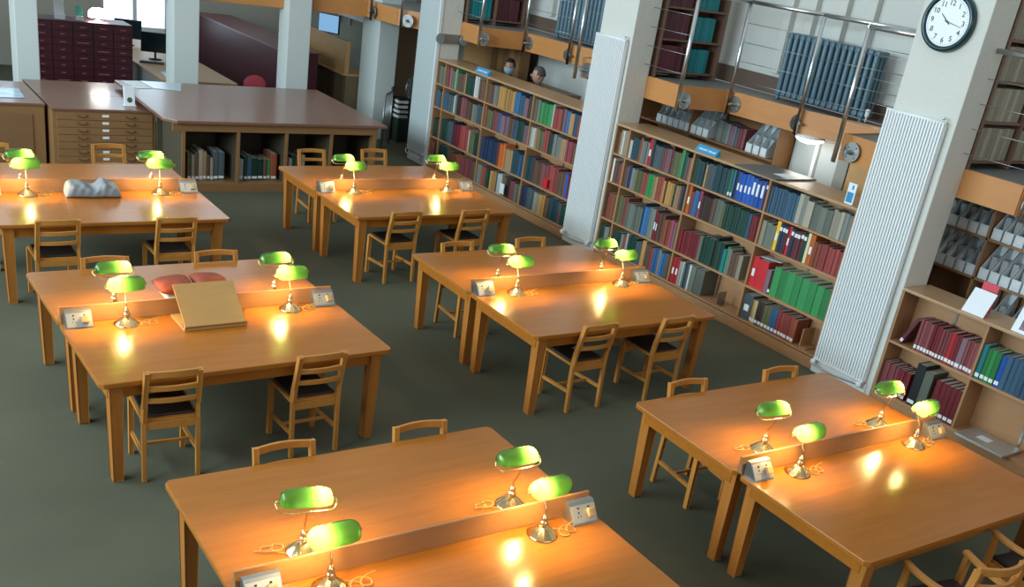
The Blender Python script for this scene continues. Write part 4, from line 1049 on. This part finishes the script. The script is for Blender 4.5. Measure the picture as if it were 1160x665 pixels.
def plan_chest(label, x0, x1, y0, y1, h, n, grp):
    o = Vector(((x0+x1)/2, (y0+y1)/2, 0)); t = thing('plan_chest', label, 'chest', o, 0, grp)
    obj('carcass', B(x0+.01, x1-.01, y0+.02, y1-.01, 0, h-.03, bev=.003), W_CHEST, t, -o)
    obj('top', B(x0, x1, y0, y1, h-.03, h, bev=.004), W_MAP, t, -o)
    if n:
        dh = (h-.10)/n
        for k in range(n):
            z = h-.05-dh*(k+1)
            d = obj('drawer', B(x0+.06, x1-.05, y0+.006, y0+.02, z, z+dh-.008, bev=.002), W_CHEST, t, -o)
            L = x1-x0
            for fx in (.28, .74):
                bm = bmesh.new(); x = x0+L*fx; zc = z+dh*.55
                tube(bm, smooth_path([(x-.055, y0+.006, zc+.012), (x-.05, y0-.016, zc-.004), (x, y0-.02, zc-.012), (x+.05, y0-.016, zc-.004), (x+.055, y0+.006, zc+.012)], 4), .006, 6)
                obj('handle', bm, plain('old_brass', (.14, .08, .04), .4, .7), d)
            bm = B(x0+L*.5-.04, x0+L*.5+.04, y0+.001, y0+.006, z+dh*.45, z+dh*.45+.03); obj('label_card', bm, LABEL, d)
    return t
plan_chest('wooden plan chest of shallow drawers behind the back left tables', .43, 1.73, 12.96, 13.85, .85, 8, 'plan chests by the map table')
plan_chest('rear plan chest with a dark top backing on to the drawer chest', .43, 1.73, 13.86, 14.85, .85, 0, 'plan chests by the map table')
t = plan_chest('closed wooden cabinet at the far left edge behind the back left tables', -1.0, .405, 13.2, 14.65, .85, 0, 'plan chests by the map table')
bm = bmesh.new(); box(bm, -.85, .25, 13.205, 13.212, .1, .72, bev=.003); obj('front_panel', bm, wood('chest_panel', (.22, .11, .045), .5, (1, 10, 10), .1), t, -Vector((-.2975, 13.925, 0)))
bm = bmesh.new(); prism(bm, [(-.5, 13.45), (.22, 13.5), (.26, 14.1), (-.5, 14.2)], .852, .858)
tag(obj('map_sheet', bm, plain('sheet_glare', (.35, .48, .62), .15, noise=.5, nscale=6)), 'glossy sheet with painted bluish glare lying on the far left cabinet', 'paper')  # bluish glare on the paper painted into its colour
bm = bmesh.new(); prism(bm, [(2.0, 14.05), (2.35, 13.95), (2.55, 14.55), (1.95, 14.6)], .947, .951); tag(obj('map_sheet', bm, plain('sheet_pale', (.50, .56, .62), .2)), 'pale sheet on the back left corner of the map table', 'paper')
bm = bmesh.new(); prism(bm, [(1.75, 14.0), (1.98, 14.04), (1.93, 14.58), (1.68, 14.55)], .947, .951); tag(obj('map_sheet', bm, PAPER), 'white sheet beside the leaflet stand on the map table', 'paper')
t = thing('leaflet_holder', 'white leaflet holder with a dark picture on the plan chest', 'leaflet holder', (1.46, 13.26, .851), rad(4))
obj('stand', B(-.075, .075, -.05, .05, 0, .012, bev=.002), PAPER, t)
bm = bmesh.new(); box(bm, -.07, .07, -.02, .012, .01, .25, bev=.004, M=Matrix.Rotation(rad(-10), 4, 'X')); obj('leaflet', bm, PAPER, t)
bm = bmesh.new(); lathe(bm, [(.035, .0), (.035, .002)], 20, M=Matrix.Rotation(rad(-10), 4, 'X') @ Matrix.Translation((0, -.0205, .075)) @ Matrix.Rotation(PI/2, 4, 'X')); obj('picture', bm, plain('leaflet_print', (.06, .08, .06), .6, noise=.7, nscale=30), t)

# ------------------------------------------------------------------ far room beyond the pillars
o = Vector((1.75, 17.3, 0)); t = thing('drawer_cabinet', 'dark maroon cabinet of many small drawers beyond the pillars', 'cabinet', o)
obj('carcass', B(.95, 2.5, 17.02, 17.6, 0, 1.40, bev=.004), MAROON, t, -o)
random.seed(5)
HL = plain('drawer_pull_pink', (.42, .12, .13), .4)
cols = 5; rws = 11
for r in range(rws):
    for c in range(cols):
        xw = 1.55/cols; x = .95+c*xw; z = .06+r*.12
        d = obj('drawer', B(x+.006, x+xw-.006, 17.0, 17.02, z+.005, z+.115, bev=.002), MAROON, t, -o)
        w = random.choice((.06, .06, .10, .18))
        obj('drawer_label', B(x+xw/2-w/2, x+xw/2+w/2, 16.995, 17.0, z+.05, z+.066), HL, d)
for k, (x, w, h, cm, lb) in enumerate(((1.42, .15, .34, PAPER, 'white leaflet stand on the maroon drawer cabinet'), (1.72, .10, .22, plain('booklet_green', (.10, .42, .34), .5), 'small green booklet box on the maroon drawer cabinet'))):
    q = thing('leaflet_stand', lb, 'leaflet holder', (x, 17.2, 1.401))
    bm = bmesh.new(); box(bm, -w/2, w/2, -.02, .0, 0, h, bev=.004, M=Matrix.Rotation(rad(-12), 4, 'X')); obj('leaflet', bm, cm, q)
    obj('tray', B(-w/2, w/2, -.06, .04, 0, .07, bev=.003), PAPER, q)
q = thing('table_lamp', 'glowing white lamp on the maroon drawer cabinet', 'lamp', (2.02, 17.25, 1.401))
bm = bmesh.new(); lathe(bm, [(.07, 0), (.07, .012), (.014, .02), (.012, .07)], 20); obj('base', bm, STEEL, q)
bm = bmesh.new(); lathe(bm, [(.15, .06), (.155, .10), (.14, .16), (.09, .20), (.03, .21)], 24); obj('lamp_shade', bm, emit('lamp_far', (1, .98, .92), 14), q)

o = Vector((5.1, 18.4, 0)); t = thing('long_cabinet', 'long dark maroon cabinet running away beyond the far pillars', 'cabinet', o)
obj('carcass', B(4.78, 5.45, 16.2, 20.75, 0, 1.27, bev=.004), MAROON, t, -o)
obj('top', B(4.74, 5.5, 16.16, 20.8, 1.27, 1.30, bev=.004), MAROONT, t, -o)
o = Vector((6.1, 16.8, 0)); t = thing('service_counter', 'pale wooden screen on a row of brown cupboards behind the map table', 'counter', o)
obj('cupboard_carcass', B(5.9, 6.45, 15.98, 18.3, 0, .97), plain('cupboard_brown', (.15, .105, .055), .5), t, -o)
for y in (16.0, 16.75, 17.5):
    d = obj('cupboard_door', B(5.885, 5.9, y+.01, y+.73, .06, .95, bev=.003), MATS['cupboard_brown'], t, -o)
    obj('knob', B(5.865, 5.885, y+.62, y+.645, .62, .66, bev=.004), BLACK, d)
obj('screen_panel', B(5.87, 5.95, 15.98, 18.3, 1.0, 1.56, bev=.006), W_PANEL, t, -o)
obj('counter_top', B(5.84, 6.45, 15.98, 18.3, .97, 1.0, bev=.004), W_PANEL, t, -o)
# desk with computers
o = Vector((3.1, 17.4, 0)); t = thing('computer_desk', 'grey and wood computer desk seen between the far pillars', 'desk', o)
obj('desktop', B(2.66, 3.9, 15.9, 19.0, .72, .75, bev=.004), W_PANEL, t, -o)
obj('side_panel', B(2.68, 2.71, 15.92, 18.9, 0, .72), plain('desk_grey', (.30, .31, .30), .5), t, -o)
obj('leg', B(3.8, 3.85, 15.95, 18.95, 0, .72), MATS['desk_grey'], t, -o)
SCR = plain('screen_dark', (.012, .03, .04), .15)
for k, (x, y) in enumerate(((3.12, 17.9), (3.05, 19.4))):
    q = thing('computer_monitor', ['nearer black computer monitor on the desk beyond the pillars', 'farther black computer monitor beside the maroon drawer cabinet'][k], 'monitor', (x, y, .751), rad(-18), 'computer monitors')
    zb = 0.0
    bm = bmesh.new(); lathe(bm, [(.11, 0), (.11, .012), (.02, .02), (.018, .14)], 18); obj('stand', bm, BLACK, q)
    obj('casing', B(-.24, .24, -.02, .02, .12, .46, bev=.006), BLACK, q)
    obj('screen', B(-.225, .225, -.0215, -.02, .14, .445), SCR, q)
obj('desk_extension', B(2.66, 3.9, 19.02, 20.4, .72, .75, bev=.004), W_PANEL, t, -o)
q = thing('keyboard', 'black keyboard on the desk beyond the pillars', 'keyboard', (2.95, 17.5, .751), rad(-18))
obj('keyboard_body', B(-.2, .2, -.07, .07, 0, .018, bev=.004), BLACK, q); obj('keys', B(-.19, .19, -.06, .06, .018, .024), plain('keys_grey', (.05, .055, .06), .5), q)
q = thing('telephone', 'grey telephone at the near end of the computer desk', 'telephone', (3.15, 16.9, .751), .2)
obj('body', B(-.1, .1, -.11, .11, 0, .05, bev=.012), plain('phone_grey', (.10, .13, .16), .4), q)
bm = bmesh.new(); box(bm, -.1, -.05, -.11, .11, .05, .075, bev=.01); obj('handset', bm, BLACK, q)
bm = bmesh.new(); prism(bm, [(2.8, 16.2), (3.3, 16.15), (3.35, 16.6), (2.85, 16.65)], .752, .76); tag(obj('papers', bm, PAPER), 'white papers on the near corner of the computer desk', 'paper')
# office chair red spot behind the map table
q = thing('red_chair', 'small red rounded chair back showing over the map table', 'chair', (4.15, 15.6, 0))
bm = bmesh.new(); lathe(bm, [(.16, .0), (.02, .05), (.02, .42)], 16); obj('pedestal', bm, BLACK, q)
bm = bmesh.new(); box(bm, -.2, .2, -.2, .2, .42, .48, bev=.02); obj('seat', bm, plain('chair_red', (.35, .03, .05), .6), q)
bm = bmesh.new(); sphere(bm, (0, .18, .78), .2, (1, .25, .75), sub=3); obj('backrest', bm, MATS['chair_red'], q)
obj('back_stem', B(-.02, .02, .16, .2, .45, .7), BLACK, q)
# wooden screen at far left
struct('wall_panel_2', B(-1.2, .33, 16.3, 16.38, .75, 3.0, bev=.004), W_FASCIA)
struct('wall_panel_3', B(-1.2, .33, 16.3, 16.38, 0, .75), plain('panel_slate', (.06, .075, .085), .5))
# notices on the far side wall
q = tag(obj('fire_bell', (lambda b: (lathe(b, [(.10, 0), (.10, .04), (.05, .06)], 20), b)[1])(bmesh.new()), plain('bell_red', (.35, .03, .03), .4), None, (7.29, 18.0, 1.62), (0, rad(-90), 0)), 'small round red fire bell on the far side wall', 'bell')
for k, (y, z, w, h) in enumerate(((19.3, 1.66, .16, .26), (18.8, 1.64, .1, .2))):
    tag(obj('control_box', B(7.24, 7.299, y-w/2, y+w/2, z-h/2, z+h/2, bev=.005), plain('ctrl_grey', (.4, .41, .38), .5)), ['larger', 'smaller'][k]+' pale control box on the wall left of the fire bell', 'control box')
q = thing('computer_monitor', 'blue-lit computer screen above the pale wooden screen', 'monitor', (6.4, 17.9, 1.001), rad(-60))
bm = bmesh.new(); lathe(bm, [(.1, 0), (.1, .012), (.02, .02), (.018, .5)], 18); obj('stand', bm, BLACK, q)
obj('casing', B(-.24, .24, -.02, .02, .45, .80, bev=.006), BLACK, q)
obj('screen', B(-.225, .225, -.0215, -.02, .47, .785), emit('screen_blue', (.25, .5, .8), .9), q)

# railing gate, fan, stacked papers and bin beyond the map table
t = thing('metal_gate', 'small grey metal railing gate beside the far pillar', 'gate', (5.96, 14.55, 0), rad(50))
bm = bmesh.new()
for x in (0, .62): tube(bm, [(x, 0, 0), (x, 0, .92)], .016, 8)
tube(bm, [(0, 0, .92), (.62, 0, .92)], .014, 8); tube(bm, [(0, 0, .10), (.62, 0, .10)], .014, 8); obj('frame', bm, STEEL_D, t)
bm = bmesh.new()
for k in range(1, 8): tube(bm, [(.62*k/8, 0, .10), (.62*k/8, 0, .92)], .007, 6)
obj('bars', bm, STEEL_D, t)
bm = bmesh.new(); sphere(bm, (.62, 0, .96), .035); obj('finial', bm, BLACK, t)
t = tag(obj('storage_crate', B(6.56, 7.2, 15.12, 15.72, 0, .42, bev=.02), plain('crate_dark', (.015, .03, .022), .5)), 'dark green crate on the floor below the fan', 'crate')
random.seed(2)
PW = plain('pad_white', (.62, .62, .56), .6)
for k in range(4):
    o = obj('paper_pad', B(-.10, .10, -.13, .13, 0, .055, bev=.004), PW, None, (6.67+.003*k, 15.30, .422+k*.085), (0, 0, random.uniform(-.15, .15)))
    tag(o, 'white pad, %s from the bottom of the stack left of the fan' % ORD[k], 'pad', 'stack of white pads')
    s = obj('dark_folder', B(-.11, .11, -.14, .14, 0, .026, bev=.002), BLACK, None, (6.67+.003*k, 15.30, .4785+k*.085), (0, 0, 0))
    tag(s, 'thin black folder above the %s white pad in the stack left of the fan' % ORD[k], 'folder', 'stack of white pads')
t = thing('desk_fan', 'grey round desk fan standing on the dark crate', 'fan', (6.93, 15.42, .422), rad(35))
bm = bmesh.new(); lathe(bm, [(.12, 0), (.12, .02), (.03, .04), (.02, .28)], 20); obj('stand', bm, plain('fan_grey', (.18, .20, .20), .4), t)
bm = bmesh.new()
for k in range(24):
    a = 2*PI*k/24; tube(bm, smooth_path([(.02*math.cos(a), -.06, .50+.02*math.sin(a)), (.14*math.cos(a), -.055, .50+.14*math.sin(a)), (.20*math.cos(a), 0, .50+.20*math.sin(a))], 3), .003, 4)
tube(bm, [(.2*math.cos(2*PI*k/24), 0, .5+.2*math.sin(2*PI*k/24)) for k in range(25)], .008, 6); obj('guard', bm, STEEL_D, t)
bm = bmesh.new(); lathe(bm, [(.05, 0), (.06, .06), (.03, .10)], 16, M=Matrix.Translation((0, 0, .5)) @ Matrix.Rotation(-PI/2, 4, 'X')); tube(bm, [(0, .03, .28), (0, .03, .5)], .02, 8); obj('motor', bm, MATS['fan_grey'], t)
for k in range(4):
    bm = bmesh.new(); M = Matrix.Translation((0, -.02, .5)) @ Matrix.Rotation(k*PI/2, 4, 'Y') @ Matrix.Rotation(rad(20), 4, 'Z')
    box(bm, .02, .16, -.003, .003, -.045, .045, M=M, bev=.002); obj('blade', bm, plain('blade_grey', (.3, .33, .34), .3), t)
CLO = plain('cloth_pale', (.33, .31, .25), .8, bump=.6, nscale=10)
bm = bmesh.new(); 
for (x, y, z, r) in ((0, 0, .06, .09), (.03, .03, .12, .08), (.0, -.03, .18, .07)): sphere(bm, (x, y, z), r, (1, .8, .75), sub=3)
tag(obj('cloth_heap', bm, CLO, None, (6.95, 15.24, .40)), 'heap of pale crumpled cloths beside the fan', 'cloths')

# things seen over the far bookcase
struct('wall_panel_4', B(8.0, 8.14, 14.5, 15.5, 0, 2.06), W_PANEL)
t = thing('slatted_cupboard', 'tall brown wooden boarded cupboard left of the masked person', 'cupboard', (7.75, 13.75, 0))
obj('carcass', B(0.02, .2, -.42, .62, 0, 2.0), W_REAR, t)
for k in range(6): obj('board', B(0, .02, -.41+k*.17, -.41+k*.17+.155, 0, 2.0, bev=.004), W_PANEL if k % 2 else W_REAR, t)
t = thing('high_desk', 'brown wooden high desk behind the farthest bookcase', 'desk', (7.95, 12.62, 0))
obj('top', B(-.19, .19, -.55, .6, 1.47, 1.5, bev=.004), W_CHEST, t); obj('front_panel', B(-.18, -.15, -.53, .58, .1, 1.47), W_PANEL, t)
for y in (-.53, .55): obj('side_panel', B(-.15, .18, y, y+.03, 0, 1.47), W_PANEL, t)
obj('inner_shelf', B(-.15, .18, -.5, .55, .8, .83), W_PANEL, t)

# ------------------------------------------------------------------ people behind the far bookcase
SKIN = plain('skin', (.50, .27, .19), .5); MASK = plain('mask_blue', (.35, .52, .58), .7)
def person(x, y, h, face, label, hair, masked, cloth, bald=0.):
    t = thing('person', label, 'person', (x, y, 0), face)
    k = h/1.75
    me = bpy.data.meshes.new('body'); V = []; E = []; R = []
    def v(p, r, par=None):
        V.append([c*k for c in p]); R.append(r*k)
        if par is not None: E.append((par, len(V)-1))
        return len(V)-1
    pel = v((0, 0, .95), .13); wa = v((0, 0, 1.12), .12, pel); chn = v((0, 0, 1.32), .14, wa); nk = v((0, 0, 1.46), .06, chn); v((0, .01, 1.54), .055, nk)
    for s in (-1, 1):
        a = v((s*.09, 0, .86), .09, pel); b = v((s*.10, .01, .48), .06, a); c = v((s*.10, 0, .08), .045, b); v((s*.10, .16, .03), .03, c)
        sh = v((s*.17, 0, 1.40), .06, chn); el = v((s*.23, .02, 1.12), .042, sh); wr = v((s*.20, .20, 1.02), .028, el); hd = v((s*.19, .28, 1.01), .024, wr)
        for q in range(4): f1 = v((s*(.175+.012*q), .335, 1.01), .010, hd); v((s*(.175+.012*q), .365, .995), .009, f1)
        th = v((s*.165, .30, 1.0), .011, wr); v((s*.155, .33, .99), .009, th)
    me.from_pydata(V, E, []); me.update()
    o = bpy.data.objects.new('body', me); C.objects.link(o)
    m = o.modifiers.new('skin', 'SKIN'); m.use_smooth_shade = True
    me.skin_vertices[0].data[0].use_root = True
    for i, r in enumerate(R): me.skin_vertices[0].data[i].radius = (r, r*(.72 if i in (0, 1, 2) else 1))
    sb_ = o.modifiers.new('sub', 'SUBSURF'); sb_.levels = 1; sb_.render_levels = 1
    me.materials.append(cloth); o.parent = t
    # head
    bm = bmesh.new(); tt = bmesh.new(); bmesh.ops.create_uvsphere(tt, u_segments=28, v_segments=20, radius=1)
    for q in tt.verts:
        x_, y_, z_ = q.co
        w = 1-.18*max(0, -z_)**1.5
        q.co = Vector((x_*.071*w, y_*.092*(1-.10*max(0, -z_)), z_*.122))
        if y_ > .5 and z_ < 0: q.co.y += .008*(-z_)
    for f in tt.faces: f.smooth = True
    merge(bm, tt)
    sphere(bm, (0, .102, -.012), .014, (.8, 1.1, 1.6))           # nose
    sphere(bm, (0, .092, -.058), .018, (1.3, .5, .35))           # mouth
    for s in (-1, 1):
        sphere(bm, (s*.078, -.005, -.01), .022, (.35, .8, 1.4)); sphere(bm, (s*.03, .088, .018), .012, (1.2, .6, .7))
    hd_ = obj('head', bm, SKIN, t, (0, .02*k, 1.635*k)); hd_.scale = (k, k, k)
    bm = bmesh.new(); tt = bmesh.new(); bmesh.ops.create_uvsphere(tt, u_segments=28, v_segments=20, radius=1)
    dl = [q for q in tt.verts if (q.co.z < -.15 and q.co.y > -2) or (q.co.y > .35 and q.co.z < .55)]
    bmesh.ops.delete(tt, geom=dl, context='VERTS')
    for q in tt.verts: q.co = Vector((q.co.x*.075, q.co.y*.096-.002, q.co.z*.125))
    for f in tt.faces: f.smooth = True
    merge(bm, tt); hh = obj('hair', bm, plain('hair_%s' % hair[0], hair[1], .8, noise=.3, nscale=40), t, (0, .02*k, 1.637*k)); hh.scale = (k, k, k)
    sm_ = hh.modifiers.new('thick', 'SOLIDIFY'); sm_.thickness = .008; sm_.offset = 1
    if masked:
        bm = bmesh.new(); tt = bmesh.new(); bmesh.ops.create_uvsphere(tt, u_segments=28, v_segments=20, radius=1)
        bmesh.ops.delete(tt, geom=[q for q in tt.verts if not (q.co.y > .1 and -.95 < q.co.z < .12)], context='VERTS')
        for q in tt.verts: q.co = Vector((q.co.x*.083, q.co.y*.116, q.co.z*.125))
        for f in tt.faces: f.smooth = True
        merge(bm, tt); mk = obj('face_mask', bm, MASK, t, (0, .02*k, 1.635*k)); mk.scale = (k, k, k)
person(7.35, 13.0, 1.86, rad(120), 'person with dark hair and a pale blue face mask behind the farthest bookcase', ('dark', (.03, .018, .014)), True, plain('shirt_dark', (.03, .03, .04), .8))
person(7.35, 12.17, 1.88, rad(50), 'person with short grey-brown hair, head just above the farthest bookcase', ('greybrown', (.09, .07, .055)), False, plain('shirt_blue', (.08, .10, .16), .8))

# ------------------------------------------------------------------ light
w = bpy.data.worlds.new('world'); bpy.context.scene.world = w; w.use_nodes = True
bg = w.node_tree.nodes['Background']; bg.inputs['Color'].default_value = (.86, .93, .96, 1); bg.inputs['Strength'].default_value = .30
def area(name, loc, target, sx, sy, power, col):
    l = bpy.data.lights.new(name, 'AREA'); l.shape = 'RECTANGLE'; l.size = sx; l.size_y = sy; l.energy = power; l.color = col
    o = bpy.data.objects.new(name, l); C.objects.link(o); o.location = loc
    o.rotation_euler = (Vector(target)-Vector(loc)).to_track_quat('-Z', 'Y').to_euler()
area('high_windows', (-7.5, 8, 4.6), (6.2, 8, 2.6), 13, 3, 1850, (.69, .89, 1.0))
area('skylight', (2, 8, 8.5), (2, 8, 0), 10, 14, 200, (.85, .94, 1.0))

area('camera_side_fill', (2, -6, 5.0), (4, 8, 1.5), 9, 3, 170, (.95, .97, 1.0))  # unseen fill added to light the pillar sides facing the camera

sc = bpy.context.scene
sc.view_settings.view_transform = 'Standard'; sc.view_settings.look = 'None'; sc.view_settings.gamma = 1; sc.view_settings.use_curve_mapping = False
sc.view_settings.exposure = 0.0
